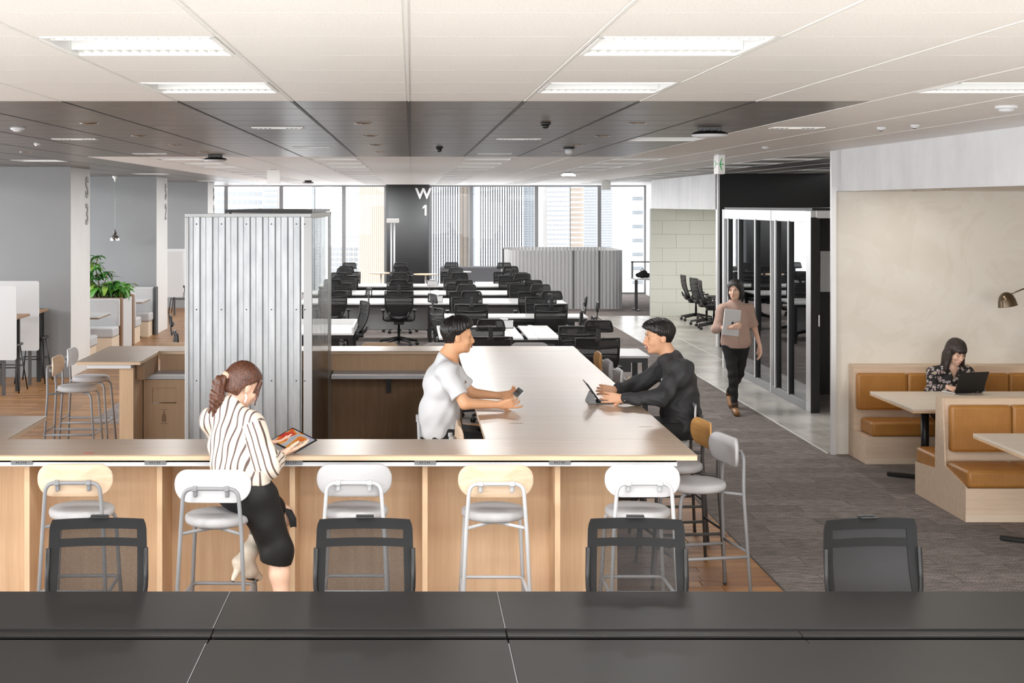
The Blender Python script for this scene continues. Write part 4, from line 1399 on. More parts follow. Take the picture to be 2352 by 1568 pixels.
def make_mesh_chair(dense=False):
    """faces +y, back at -y"""
    t = empty('mesh_chair', label='x', cat='chair', group='mesh chairs behind the black desks')
    def P(u, v):         # u -1..1 across, v 0..1 up
        w_ = .240 - .014 * v - .012 * max(0, v - .93) / .07
        x = u * w_
        z = .50 + .468 * v
        y = -.20 - .10 * v - .03 * math.sin(v * PI) + .035 * (u * u)
        return Vector((x, y, z))
    p = MB()
    nv, nu = 14, 10
    grid_panel(p, [[P(-.93 + 1.86 * i / nu, .03 + .93 * j / nv) for i in range(nu + 1)] for j in range(nv + 1)])
    p.build('mesh_back', 'chair_mesh_dense' if dense else 'chair_mesh', t)
    # flat border strips of denser cloth
    def strip(ua, ub, va, vb, nu_=8, nv_=8, off=.006):
        q = MB()
        A = [[P(ua + (ub - ua) * i / nu_, va + (vb - va) * j / nv_) + Vector((0, off, 0)) for i in range(nu_ + 1)] for j in range(nv_ + 1)]
        B = [[v - Vector((0, 2 * off, 0)) for v in r] for r in A]
        grid_panel(q, A); grid_panel(q, B)
        # close the rim
        ring = lambda G: G[0] + [r[-1] for r in G[1:]] + G[-1][-2::-1] + [r[0] for r in G[-2:0:-1]]
        ra, rb = ring(A), ring(B)
        va_ = [q.bm.verts.new(c) for c in ra]; vb_ = [q.bm.verts.new(c) for c in rb]
        for k in range(len(va_)):
            l = (k + 1) % len(va_)
            q.face([va_[k], va_[l], vb_[l], vb_[k]])
        return q
    q = strip(-1, 1, .895, 1.0, 10, 2); q.build('top_border', 'mesh_frame', t)
    q = strip(-1, -.80, 0, .9, 2, 12); q.build('side_border', 'mesh_frame', t)
    q = strip(.80, 1, 0, .9, 2, 12); q.build('side_border', 'mesh_frame', t)
    q = strip(-.8, .8, .72, .80, 10, 2, .004); q.build('cross_band', 'mesh_frame', t)
    q = strip(-.8, .8, 0, .10, 10, 2); q.build('bottom_border', 'mesh_frame', t)
    p = MB(); p.obox((0, -.312, .953), (.085, .014, .055), (.12, 0, 0), .003); p.obox((0, -.29, .972), (.085, .05, .006), (.1, 0, 0), .002); p.build('top_clip', 'black_plastic', t)
    p = MB(); p.tube(bend([(-.228, -.235, .84), (-.232, -.215, .62), (-.16, -.17, .44), (.16, -.17, .44), (.232, -.215, .62), (.228, -.235, .84)], .08, 4), .012, 8); p.build('back_frame', 'black_plastic', t)
    p = MB(); p.box(-.24, .24, -.22, .25, .42, .485, .03, 3); p.build('seat', 'black_fabric', t)
    p = MB(); p.box(-.1, .1, -.14, .1, .37, .425, .01); p.build('mechanism', 'black_plastic', t)
    for s_ in (-1, 1):
        p = MB(); p.tube(bend([(s_ * .20, 0, .43), (s_ * .28, 0, .44), (s_ * .28, -.02, .62)], .04, 4), .014, 8); p.obox((s_ * .28, .0, .635), (.07, .22, .025), (0, 0, 0), .01, 2); p.build('armrest', 'black_plastic', t)
    five_star(t)
    return t
mat('mesh_frame', (15, 15, 16), 0.75, bump=0.2, bscale=500)
mc = make_mesh_chair()
GC = 'mesh chairs behind the black desks'
for i, (px, rz, lab) in enumerate(((228, .05, 'black mesh office chair back in front of the first stool from left'), (837, .0, 'black mesh office chair back in front of the grey upholstered stool'), (1456, -.06, 'black mesh office chair back in front of the right end stool'))):
    loc = ((px - 945) / F * 6.78, 6.55, 0)
    if i == 0:
        mc.location = loc; mc.rotation_euler = (0, 0, PI + rz); mc['label'] = lab
    else: dup(mc, loc, PI + rz, lab)
mc4 = make_mesh_chair(True)
mc4.location = ((2017 - 945) / F * 6.78, 6.55, 0); mc4.rotation_euler = (0, 0, PI + .10)
mc4['label'] = 'dark grey mesh office chair back standing alone over the carpet at right'
# ------------------------------------------------------------------ task chairs with headrest
def make_task_chair(headrest=True):
    """faces +y, back at -y"""
    t = empty('office_chair', label='x', cat='chair', group='black office chairs at the white desks')
    def outl(v):           # half width of the back, v 0..1 from bottom to top
        return .115 + .115 * min(1, (v / .42)) ** .55 + .012 * v
    def P(u, v):
        return Vector((u * outl(v), -.19 - .11 * v - .035 * math.sin(v * PI) + .04 * u * u * (1 - .3 * v), .50 + .46 * v))
    p = MB()
    grid_panel(p, [[P(-.94 + 1.88 * i / 8, .03 + .94 * j / 10) for i in range(9)] for j in range(11)])
    p.build('mesh_back', 'mesh_dark', t)
    p = MB()
    ring = [P(-1, v / 8) for v in range(9)] + [P(u / 4, 1.0) for u in range(-3, 4)] + [P(1, v / 8) for v in range(8, -1, -1)] + [P(u / 4, 0) for u in range(3, -4, -1)]
    p.tube(ring, .015, 6, closed=True)
    p.tube([P(-1, .80), P(-.5, .78), P(0, .77), P(.5, .78), P(1, .80)], .014, 6)
    p.tube([P(-1, .60), P(-.5, .62), P(.5, .62), P(1, .60)], .010, 6)
    p.build('back_frame', 'black_plastic', t)
    p = MB()
    p.tube([(-.10, -.17, .47), (-.16, -.24, .53), (-.17, -.27, .60)], [.03, .024, .014], 8)
    p.tube([(.10, -.17, .47), (.16, -.24, .53), (.17, -.27, .60)], [.03, .024, .014], 8)
    p.tube([(-.12, -.215, .51), (0, -.235, .495), (.12, -.215, .51)], .028, 8)
    p.build('lower_shell', 'charcoal_plastic', t)
    if headrest:
        p = MB()
        pts = [(-.165, -.335, 1.045), (-.135, -.345, 1.165), (.135, -.345, 1.165), (.165, -.335, 1.045)]
        p.tube(bend(pts + pts[:1] , .03, 3)[:-1], .011, 6, closed=True)
        p.tube([(-.165, -.33, 1.045), (-.08, -.30, 1.07), (.08, -.30, 1.07), (.165, -.33, 1.045)], .009, 6)
        h = p.build('headrest', 'black_plastic', t)
        p = MB(); grid_panel(p, [[(x * (.155 - .025 * k), -.335 - .012 * k + .02 * x * x, 1.05 + .11 * k) for x in (-1, -.5, 0, .5, 1)] for k in (0, .5, 1)]); p.build('headrest_mesh', 'mesh_dark', h)
        p = MB(); p.obox((0, -.335, 1.015), (.052, .016, .13), (.06, 0, 0), .004); p.obox((0, -.325, .945), (.07, .02, .035), (.1, 0, 0), .004); p.build('headrest_strap', 'charcoal_plastic', t)
    p = MB(); p.box(-.24, .24, -.20, .27, .43, .485, .028, 3); p.build('seat', 'black_fabric', t)
    p = MB(); p.box(-.09, .09, -.15, .1, .375, .435, .012); p.build('mechanism', 'black_plastic', t)
    for s_ in (-1, 1):
        p = MB(); p.tube(bend([(s_ * .17, .0, .43), (s_ * .27, .0, .44), (s_ * .275, -.03, .60)], .04, 3), .015, 6); p.obox((s_ * .275, .01, .615), (.075, .23, .028), (0, 0, 0), .01, 2); p.build('armrest', 'black_plastic', t)
    five_star(t)
    return t
tc = make_task_chair(True)
tc_plain = make_task_chair(False)
PLUS, MINUS = 0.0, PI
CHAIRS = [
    # column, X, headrest distance, facing
    ('far left', -1.38, [(31.95, MINUS), (30.2, PLUS), (29.3, MINUS), (27.35, PLUS), (24.9, PLUS)]),
    ('left of centre', -.22, [(31.9, MINUS), (30.2, PLUS), (27.35, PLUS), (24.8, PLUS)]),
    ('centre', .90, [(32.2, MINUS), (29.35, MINUS), (27.35, PLUS), (24.65, PLUS), (23.22, MINUS), (21.5, PLUS), (16.2, PLUS)]),
    ('right', 2.08, [(32.0, MINUS), (30.2, PLUS), (27.4, PLUS), (26.95, MINUS), (24.6, PLUS), (23.24, MINUS), (21.5, PLUS), (16.06, PLUS)])]
first = True
for col_, X, lst in CHAIRS:
    n = len(lst)
    for i, (d, f_) in enumerate(lst):
        y_ = d + (.31 if f_ == PLUS else -.31)
        k = n - 1 - i
        lab = 'black headrest office chair, %s in the %s column of desks' % ((ORD[k] if k else 'nearest'), col_)
        jit = random.Random(i * 7 + int(X * 10)).uniform(-.05, .05)
        if first:
            tc.location = (X, y_, 0); tc.rotation_euler = (0, 0, f_); tc['label'] = lab; first = False
        else: dup(tc, (X, y_, 0), f_ + jit, lab)
tc_plain.location = (.88, 17.75, 0); tc_plain['label'] = 'black chair without headrest behind the nearest centre headrest chair'
dup(tc_plain, (2.06, 17.95, 0), 0, 'black chair without headrest behind the nearest right headrest chair')
dup(tc, (-.98, 22.1, 0), PI / 2 + .3, 'black office chair turned sideways left of the central aisle')
dup(tc, (.62, 20.95, 0), -1.2, 'black office chair turned sideways behind the head of the man in white shirt')
dup(tc, (2.12, 20.25, 0), PI / 2 - .15, 'black chair turned left, farther of the pair near the pleated screen')
dup(tc, (2.14, 19.15, 0), PI / 2 - .1, 'black chair turned left, nearer of the pair near the pleated screen')
dup(tc, (-2.50, 16.95, 0), -1.35, 'black office chair facing right between left counter and booth, nearer one', 'chairs left of the metal booth')
dup(tc, (-2.33, 17.62, 0), -1.45, 'black office chair facing right half hidden by the metal booth', 'chairs left of the metal booth')
for i, (x, y_, rz) in enumerate(((6.05, 30.55, -PI / 2), (6.02, 29.3, -PI / 2 + .1), (5.98, 28.4, -PI / 2 - .1))):
    dup(tc_plain, (x, y_, 0), rz, 'black chair parked by the acoustic wall, %s of three' % ('leftmost', 'middle one', 'rightmost')[i], 'chairs parked by the acoustic wall')

# ------------------------------------------------------------------ white desks
def white_desk(x0, x1, y0, y1, label, modesty=False, split=None, rim=False):
    t = empty('white_desk', ((x0 + x1) / 2, (y0 + y1) / 2, 0), label=label, cat='desk', group='white office desks')
    W, L = (x1 - x0) / 2 - .002, (y1 - y0) / 2
    if split is None:
        p = MB(); p.box(-W, W, -L, L, .692, .72, .003); p.build('desktop', 'desk_white', t)
    else:
        sx = split - (x0 + x1) / 2
        for a, c in ((-W, sx - .17), (sx + .17, W)):
            p = MB(); p.box(a, c, -L, L, .692, .72, .003); p.build('desktop', 'desk_white', t)
        for a, c in ((sx - .165, sx - .03), (sx + .03, sx + .165)):
            p = MB(); p.box(a, c, -L, L, .69, .717, .003); p.build('cable_cover', 'desk_white', t)
        p = MB(); p.box(sx - .17, sx + .17, -L + .01, L, .58, .60); p.build('cable_tray', 'black_metal', t)
    p = MB()
    p.box(-W + .03, W - .03, -L + .02, -L + .06, .64, .69); p.box(-W + .03, W - .03, L - .06, L - .02, .64, .69)
    p.box(-W + .2, W - .2, -L + .12, -L + .14, .52, .68) if not modesty else None
    p.build('under_frame', 'black_metal', t)
    for sx in (-1, 1):
        for sy in (-1, 1):
            p = MB(); p.box(sx * (W - .05) - .03, sx * (W - .05) + .03, sy * (L - .05) - .025, sy * (L - .05) + .025, 0, .69); p.build('leg', 'black_metal', t)
    if modesty:
        p = MB(); p.box(-W + .08, W - .08, -.02, .0, .20, .63); p.build('modesty_panel', 'grey_panel', t)
    if rim:
        p = MB(); p.box(W - .03, W, -L, L, .72, .80, .003); p.box(-W, W, L - .02, L, .72, .80, .003); p.build('raised_rim', 'desk_white', t)
    return t
ROWS = [(30.7, 31.72, 'farthest', False), (28.0, 29.2, 'third', False), (25.4, 26.75, 'second', True)]
for y0, y1, nm_, md in ROWS:
    white_desk(-2.0, .38, y0, y1, 'white office desk, left half of the %s row' % nm_, md)
    white_desk(.385, 2.75, y0, y1, 'white office desk, right half of the %s row' % nm_, md)
white_desk(.36, 2.75, 22.3, 22.98, 'white office desk behind the head of the man in white shirt')
white_desk(.36, 1.96, 18.8, 20.7, 'white double desk with dark cable gap between cover strips', False, 1.50)
white_desk(.36, 2.75, 16.55, 17.4, 'white desk nearest the long table, its right corner over the aisle')
white_desk(-2.9, -.78, 19.46, 20.9, 'white desk with raised rim beside the metal booth', False, None, True)
for i, (x, y_, lab) in enumerate(((.46, 31.0, 'small clear box on the farthest white desk'), (.44, 25.75, 'small clear box on the second row white desk'), (1.32, 20.35, 'small clear box at the cable strips of the double desk'))):
    t = empty('desk_box', (x, y_, .72), label=lab, cat='box', group='clear boxes on the white desks')
    p = MB()
    p.box(-.12, .12, -.09, .09, 0, .006); p.box(-.12, -.114, -.09, .09, 0, .10); p.box(.114, .12, -.09, .09, 0, .10); p.box(-.12, .12, -.09, -.084, 0, .10); p.box(-.12, .12, .084, .09, 0, .10)
    p.build('shell', 'screen_white', t)
    p = MB(); p.box(-.07, .05, -.06, .06, .007, .13, .01); p.build('contents', 'grey_panel', t)

# pleated grey screen
def pleated(pts, z0, z1, name, label):
    t = empty(name, (0, 0, 0), label=label, cat='screen')
    P = [Vector((x, y, 0)) for x, y in pts]
    seglen = [(b - a).length for a, b in zip(P, P[1:])]
    tot = sum(seglen)
    n = int(tot / .022)
    def at(s_):
        for a, b, l in zip(P, P[1:], seglen):
            if s_ <= l + 1e-9: return a.lerp(b, s_ / l), (b - a).normalized()
            s_ -= l
        return P[-1], (P[-1] - P[-2]).normalized()
    p = MB()
    prev = None
    for i in range(n + 1):
        q, d = at(tot * i / n)
        nrm = Vector((d.y, -d.x, 0))
        off = .009 * (1 if i % 4 in (0, 1) else -1)
        a, b, c, d2 = q + nrm * off, q - nrm * (.03 - off), None, None
        cur = [p.bm.verts.new(v) for v in (a + Vector((0, 0, z0)), a + Vector((0, 0, z1)), b + Vector((0, 0, z1)), b + Vector((0, 0, z0)))]
        if prev:
            for k in range(3):
                p.face([prev[k], cur[k], cur[k + 1], prev[k + 1]])
        prev = cur
    p.build('pleated_panel', 'felt_grey', t)
    return t
def arc(cx, cy, r, a0, a1, n=8):
    return [(cx + r * math.cos(math.radians(a0 + (a1 - a0) * i / n)), cy + r * math.sin(math.radians(a0 + (a1 - a0) * i / n))) for i in range(n + 1)]
sx0, sx1, sy0, sy1 = 2.30, 4.98, 33.7, 36.6
pts = [(sx0 - .06, sy0 + .9), (sx0 - .02, sy0 + .5)] + arc(sx0 + .32, sy0 + .32, .32, 180, 270) + arc(sx1 - .32, sy0 + .32, .32, 270, 360) + arc(sx1 - .32, sy1 - .32, .32, 0, 90) + arc(sx0 + .3, sy1 - .32, .32, 90, 180)
scn = pleated(pts, .02, 1.385, 'privacy_screen', 'grey pleated fabric screen with rounded corners before the far windows')
p = MB(); p.box(sx0 - .10, sx0 - .06, sy0 + .9, sy0 + .94, 0, 1.40); p.box(sx0 + 1.5 - .008, sx0 + 1.5 + .008, sy0 - .02, sy0 + .02, .02, 1.387); p.box(sx1 - .58, sx1 - .565, sy0 - .02, sy0 + .02, .02, 1.387); p.build('seam_post', 'frame_dark', scn)

# grey sofa and small tables by the far windows
t = empty('grey_sofa', (1.65, 37.6, 0), label='long dark grey sofa with pale seat under the far windows', cat='sofa')
p = MB(); p.box(-.9, .9, .18, .36, .1, .84, .05, 3); p.build('backrest', 'dark_sofa', t)
for a, c in ((-.88, -.005), (.005, .88)):
    p = MB(); p.box(a, c, -.35, .2, .28, .44, .04, 3); p.build('seat_cushion', 'sofa_fabric', t)
p = MB(); p.box(-.88, .88, -.33, .3, .08, .28, .02, 2); p.build('base', 'dark_sofa', t)
for x in (-.8, .8):
    for y_ in (-.25, .25):
        p = MB(); p.tube([(x, y_, 0), (x, y_, .1)], .02, 8); p.build('leg', 'black_metal', t)
def round_table(x, y_, r, label, z=.72, topm='stool_wood'):
    t = empty('round_table', (x, y_, 0), label=label, cat='table', group='small round tables by the far windows')
    p = MB(); p.lathe([(.0001, z - .026), (r - .01, z - .026), (r, z - .018), (r, z - .002), (r - .006, z), (.0001, z)], seg=32); p.build('table_top', topm, t)
    p = MB(); p.lathe([(.025, .02), (.022, z - .03)], seg=12); p.build('pole', 'aluminium', t)
    p = MB(); p.lathe([(.20, 0), (.20, .012), (.03, .03)], seg=24); p.build('base', 'aluminium', t)
round_table(-.78, 36.8, .31, 'small round wooden table left of the dark column')
round_table(.36, 36.2, .31, 'small round wooden table in front of the dark column')
round_table(1.25, 36.2, .26, 'small white round table before the grey sofa', .78, 'desk_white')
t = empty('floor_lamp', (-.44, 34.0, 0), label='white T shaped floor lamp standing before the dark column', cat='lamp')
p = MB(); p.lathe([(.15, 0), (.15, .02), (.03, .03)], seg=20); p.build('base', 'steel_white', t)
for dx in (-.035, .035):
    p = MB(); p.tube([(dx, 0, .02), (dx, 0, 2.03)], .02, 10); p.build('pole', 'steel_white', t)
p = MB(); p.box(-.145, .145, -.08, .08, 2.03, 2.13, .01); p.build('lamp_head', 'pure_white', t)
p = MB(); p.tube([(-.105, -.06, 2.03), (-.105, -.06, 1.93)], .004, 6); p.ball((-.105, -.06, 1.905), .014); p.build('pull_switch', 'bronze', t)

# sit-stand desk beyond the screen
t = empty('standing_desk', (5.62, 33.5, 0), label='grey standing desk between pleated screen and acoustic wall', cat='desk')
p = MB(); p.box(-.45, .55, -.35, .35, .72, .75, .003); p.build('desktop', 'desk_white', t)
p = MB(); p.box(-.45, .60, .3, .34, 1.10, 1.13); p.box(-.44, -.40, .3, .34, .75, 1.13); p.build('rail', 'brushed_grey', t)
for x in (-.38, .40):
    p = MB(); p.box(x - .03, x + .03, -.05, .05, 0.03, .72); p.box(x - .03, x + .03, -.33, .33, 0, .03); p.build('leg', 'frame_dark', t)
t = empty('bag', (5.38, 33.45, .75), label='black crumpled bag lying on the standing desk', cat='bag')
p = MB()
for c, r_ in (((0, 0, .07), .10), ((.1, .02, .055), .075), ((-.08, .01, .06), .07), ((.03, .0, .12), .07)):
    p.ball((c[0], c[1], c[2] + .012), r_, 12, 8, (1.2, .8, .8))
p.build('bag_body', 'black_fabric', t)
p = MB(); p.tube([(-.05, 0, .16), (0, 0, .24), (.07, 0, .15)], .009, 6); p.build('handle', 'black_fabric', t)

# ------------------------------------------------------------------ left side: planters, booth sofas, high tables
def booth_sofa(y_back, facing, label, x0=-6.7, x1=-4.88, top=.89, ends=True):
    """upholstered bench; facing -1 looks to the camera, +1 away"""
    t = empty('booth_sofa', ((x0 + x1) / 2, y_back, 0), label=label, cat='sofa', group='pale grey booth sofas on the left')
    W = (x1 - x0) / 2
    s_ = facing
    a, b_ = sorted((0, s_ * .14))
    p = MB(); p.box(-W, W, a, b_, .42, top, .03, 3); p.build('backrest', 'sofa_fabric', t)
    a, b_ = sorted((s_ * .10, s_ * .62))
    p = MB(); p.box(-W, W - .0, a, b_, .28, .44, .03, 3); p.build('seat', 'sofa_fabric', t)
    a, b_ = sorted((s_ * .0, s_ * .60))
    p = MB(); p.box(-W, W - .02, a, b_, 0, .28); p.build('base', 'pale_base', t)
    return t
booth_sofa(24.10, -1, 'pale grey booth sofa in front of the planter')
booth_sofa(25.35, 1, 'pale grey booth sofa behind the planter facing away')
booth_sofa(27.36, -1, 'pale grey booth sofa against the second grey wall block', top=.90)
t = empty('dark_panel', (-4.86, 27.2, 0), label='dark side panel beside the far booth sofa', cat='panel')
p = MB(); p.box(-.01, .03, -.05, .19, 0, .90, .003); p.build('board', 'column_dark', t)
booth_sofa(21.74, 1, 'pale grey booth sofa behind the nearest grey wall block facing away', top=.6)
pl = empty('planter', (-5.8, 24.7, 0), label='white planter box with walnut edges between the booth sofas', cat='planter')
p = MB(); p.box(-.9, .915, -.40, .42, .0, .86, .004); p.build('box', 'screen_white', pl)
for y0, y1 in ((-.57, -.40), (.42, .60)):
    p = MB(); p.box(-.9, .93, y0, y1, 0, .89, .02, 2); p.build('side_board', 'walnut_edge', pl)
p = MB(); p.box(-.88, .89, -.39, .41, .861, .88); p.build('soil', 'soil', pl)
for i, (y0, y1, lab) in enumerate(((22.5, 23.4, 'white table top on a black leg before the nearer booth sofa'), (26.1, 26.95, 'white table top before the far booth sofa'))):
    t = empty('booth_table', (-5.6, (y0 + y1) / 2, 0), label=lab, cat='table', group='white booth tables on the left')
    L = (y1 - y0) / 2
    p = MB(); p.box(-.9, .70, -L, L, .685, .70, .002); p.build('table_top', 'desk_white', t)
    p = MB(); p.box(-.9, .70, -L, L, .665, .684, .002); p.build('edge', 'walnut_edge', t)
    p = MB(); p.box(.25, .31, -.03, .03, .02, .665); p.build('leg', 'black_metal', t)
    for rz in (0, PI / 2):
        p = MB(); p.obox((.28, 0, .018), (.66, .05, .03), (0, 0, rz), .004); p.build('base', 'black_metal', t)
# plant foliage: individual leaves on stems
def leaf_mesh(name, m_, L, Wd, fold=.25, droop=.35):
    p = MB()
    n = 6
    mid, lt_, rt_ = [], [], []
    for i in range(n + 1):
        s_ = i / n
        wd = Wd * math.sin(PI * min(1, s_ * .93 + .05)) ** .8 * (1 - .25 * s_)
        z = -droop * L * s_ * s_
        mid.append(p.bm.verts.new((0, L * s_, z)))
        lt_.append(p.bm.verts.new((-wd, L * s_, z + fold * wd)))
        rt_.append(p.bm.verts.new((wd, L * s_, z + fold * wd)))
    for i in range(n):
        p.face([mid[i], mid[i + 1], lt_[i + 1], lt_[i]], True); p.face([rt_[i], rt_[i + 1], mid[i + 1], mid[i]], True)
    o = p.build(name, m_, None, fix=False)
    return o
LEAF = [leaf_mesh('leaf', m_, L, Wd, f_, d_) for m_, L, Wd, f_, d_ in (('leaf_a', .17, .030, .3, .3), ('leaf_b', .19, .034, .25, .5), ('leaf_c', .20, .048, .2, .45), ('leaf_b', .12, .035, .3, .3), ('leaf_a', .22, .06, .2, .5))]
rp = random.Random(11)
def plant(name, label, loc, stems, group='plants in the white planter'):
    t = empty(name, loc, label=label, cat='plant', group=group)
    for stem in stems:
        pts, r_, kinds, whorls, per, tilt = stem
        p = MB(); p.tube(pts, [r_ * (1 - .5 * i / (len(pts) - 1)) for i in range(len(pts))], 6); p.build('stem', 'stem_brown', t)
        P = [Vector(q) for q in pts]
        for w_ in range(whorls):
            f_ = .25 + .75 * (w_ + 1) / whorls if whorls > 1 else 1
            s_ = f_ * (len(P) - 1)
            i = min(int(s_), len(P) - 2)
            q = P[i].lerp(P[i + 1], s_ - i)
            hub = q + Vector((rp.uniform(-.07, .07), rp.uniform(-.07, .07), rp.uniform(.0, .06))) * (1 if w_ < whorls - 1 else 0)
            a0 = rp.uniform(0, 6)
            for k in range(per):
                o = link_copy(LEAF[rp.choice(kinds)], t)
                a = a0 + 2 * PI * k / per + rp.uniform(-.2, .2)
                o.location = hub + Vector((-math.sin(a), math.cos(a), 0)) * .015
                o.rotation_euler = (rp.uniform(*tilt), rp.uniform(-.35, .35), a)
                sc = rp.uniform(.75, 1.15)
                o.scale = (sc, sc, sc)
    return t
base = (-5.8, 24.7, .88)
plant('umbrella_plant', 'tall green umbrella plant with whorled leaves rising from the planter', (-5.32, 24.62, .88), [
    ([(0, 0, 0), (-.04, 0, .25), (-.10, .02, .50), (-.05, 0, .70)], .014, [0, 1, 3], 6, 7, (-.5, .5)),
    ([(.05, .05, 0), (.05, 0, .2), (.12, 0, .42)], .011, [0, 1], 5, 7, (-.5, .5)),
    ([(-.12, 0, 0), (-.2, .05, .3), (-.24, .05, .6)], .011, [1, 2], 5, 7, (-.5, .5)),
    ([(.05, -.05, 0), (.14, -.08, .15), (.24, -.1, .26)], .010, [0, 1], 4, 7, (-.6, .3))])
stems = []
for i in range(12):
    x = rp.uniform(-.30, .30); y_ = rp.uniform(-.22, .22)
    stems.append(([(x, y_, 0), (x + rp.uniform(-.04, .04), y_, .07), (x + rp.uniform(-.06, .1), y_ - .03, rp.uniform(.10, .22))], .006, [2, 4, 1, 0], 2, 6, (-.7, .4)))
plant('pothos', 'low bushy light green pothos filling the right end of planter', (-5.15, 24.70, .88), stems)
for o in LEAF:
    bpy.data.objects.remove(o)

# chrome pendant
t = empty('pendant_lamp', (-5.57, 27.0, 1.79), label='polished chrome bell pendant lamp hanging on a thin cord at left', cat='lamp')
p = MB(); p.lathe([(.103, 0), (.1, .03), (.082, .075), (.05, .105), (.036, .11), (.036, .16), (.03, .168), (.012, .175), (.010, .205), (.004, .21)], seg=32, caps=False); p.build('shade', 'chrome', t)
p = MB(); p.lathe([(.0001, .02), (.05, .03), (.055, .07), (.02, .1)], seg=16); p.build('bulb', 'spot_emit', t)
p = MB(); p.tube([(0, 0, .2), (0, 0, 1.13)], .0035, 6); p.build('cord', 'frame_light', t)
p = MB(); p.lathe([(.008, 1.10), (.02, 1.15), (.05, 1.185), (.055, 1.212)], seg=16); p.tube([(.03, 0, 1.18), (.06, 0, 1.205)], .006, 6); p.build('canopy', 'pure_white', t)

# white partition screens with high tables and stools at far left
def partition(x0, x1, y_, z0, z1, label):
    t = empty('partition_screen', ((x0 + x1) / 2, y_, 0), label=label, cat='screen', group='white partition screens on the left')
    W = (x1 - x0) / 2
    p = MB(); p.prism([(u, v + (z0 + z1) / 2) for u, v in outline(W, (z1 - z0) / 2, .03, 4)], 'y', -.012, .012); p.build('board', 'screen_white', t)
    for sx in (-.6, .6):
        p = MB(); p.box(sx * W - .02, sx * W + .02, .013, .05, 0, 1.0); p.build('post', 'frame_dark', t)
    return t
def high_table(x0, x1, y0, y1, label):
    t = empty('high_table', ((x0 + x1) / 2, (y0 + y1) / 2, 0), label=label, cat='table', group='high tables behind the partition screens')
    W, L = (x1 - x0) / 2, (y1 - y0) / 2
    p = MB(); p.box(-W, W, -L, L, .96, .99, .003); p.build('table_top', 'oak_mid', t)
    for sx in (-1, 1):
        p = MB(); p.box(sx * (W - .05) - .025, sx * (W - .05) + .025, -.03, .03, 0, .96); p.build('leg', 'black_metal', t)
def wire_stool(x, y_, label):
    t = empty('wire_stool', (x, y_, 0), label=label, cat='stool', group='black wire stools behind the partition screens')
    p = MB(); p.box(-.17, .17, -.17, .17, .60, .63, .012, 2); p.build('seat', 'black_plastic', t)
    for sx in (-1, 1):
        for sy in (-1, 1):
            p = MB(); p.tube([(sx * .13, sy * .13, .61), (sx * .21, sy * .21, 0)], .009, 6); p.build('leg', 'black_metal', t)
    p = MB(); p.tube([(-.17, -.17, .33), (.17, -.17, .33), (.17, .17, .33), (-.17, .17, .33)], .007, 6, closed=True); p.build('footrest', 'black_metal', t)
partition(-5.95, -5.085, 18.5, .46, 1.42, 'white rounded partition board nearest at the left edge')
partition(-5.75, -5.08, 19.6, .47, 1.42, 'white rounded partition board second from the left edge')
high_table(-5.9, -5.15, 18.55, 19.4, 'wooden high table between the two white partition boards')
high_table(-5.9, -5.13, 19.65, 20.3, 'wooden high table end behind the second partition board')
wire_stool(-5.33, 18.95, 'black wire stool under the nearer high table at the left edge')
wire_stool(-5.25, 19.97, 'black wire stool under the second partition board')
t = empty('dark_panel', (-4.93, 20.42, 0), label='narrow dark upright panel against the nearest grey wall block', cat='panel')
p = MB(); p.box(-.355, -.305, -.03, .06, 0, .985); p.build('board', 'black_wall', t)
partition(-6.05, -5.09, 32.0, .40, 1.42, 'white partition board far behind, left one beside second wall return')
partition(-5.9, -4.95, 33.2, .45, 1.44, 'white partition board far behind, right one next to metal booth')
wire_stool(-5.25, 32.5, 'black wire stool under the far left partition board')
wire_stool(-5.0, 33.7, 'black wire stool under the far right partition board')

# ------------------------------------------------------------------ right side: leather banquettes and tables
def cushion(p, x0, x1, y0, y1, z0, z1, r=.03):
    p.box(x0, x1, y0, y1, z0, z1, r, 4)
def piping(x0, x1, y, z0, z1, parent, r=.035):
    p = MB(); p.tube([(a, y, c) for a, c in [((x0 + x1) / 2 + u, (z0 + z1) / 2 + v) for u, v in outline((x1 - x0) / 2 - .004, (z1 - z0) / 2 - .004, r, 4)]], .004, 5, closed=True)
    p.build('piping', 'leather', parent)
XE = 4.31
bq = empty('banquette', (XE, 13.9, 0), label='tan leather banquette along the plaster wall behind the seated woman', cat='bench')
p = MB(); p.box(0, 3.2, -.27, .265, 0, .26); p.box(0, 3.2, .09, .265, .26, .895, .004); p.build('bench_frame', 'banquette_wood', bq)
p = MB(); p.box(-.002, 3.2, -.272, -.27, 0.0, .055); p.build('plinth', 'pale_base', bq)
for i in range(6):
    x0 = .015 + .492 * i
    p = MB(); cushion(p, x0, x0 + .485, .03, .10, .47, .825, .025); o = p.build('back_cushion', 'leather', bq)
    piping(x0, x0 + .485, .04, .47, .825, o)
    p = MB(); cushion(p, x0 + .04, x0 + .487 + .04, -.29, .07, .262, .40, .028); o = p.build('seat_cushion', 'leather', bq)
    p = MB(); p.tube([(x0 + .045, -.28, .375), (x0 + .52, -.28, .375)], .004, 5); p.build('piping', 'leather', o)
b2 = empty('banquette', (XE, 11.7, 0), label='double sided tan leather banquette with pale wood divider in front', cat='bench')
p = MB(); p.box(0, 3.2, -.56, .56, 0, .26); p.box(0, 3.2, -.07, .08, .26, .893, .004)
p.prism([(-.56, .0), (.56, .0), (.56, .27), (.10, .30), (.08, .893), (-.07, .893), (-.12, .36), (-.56, .27)], 'x', -.012, 0)
p.build('bench_frame', 'banquette_wood', b2)
p = MB(); p.box(-.014, 3.2, -.563, -.561, 0, .055); p.build('plinth', 'pale_base', b2)
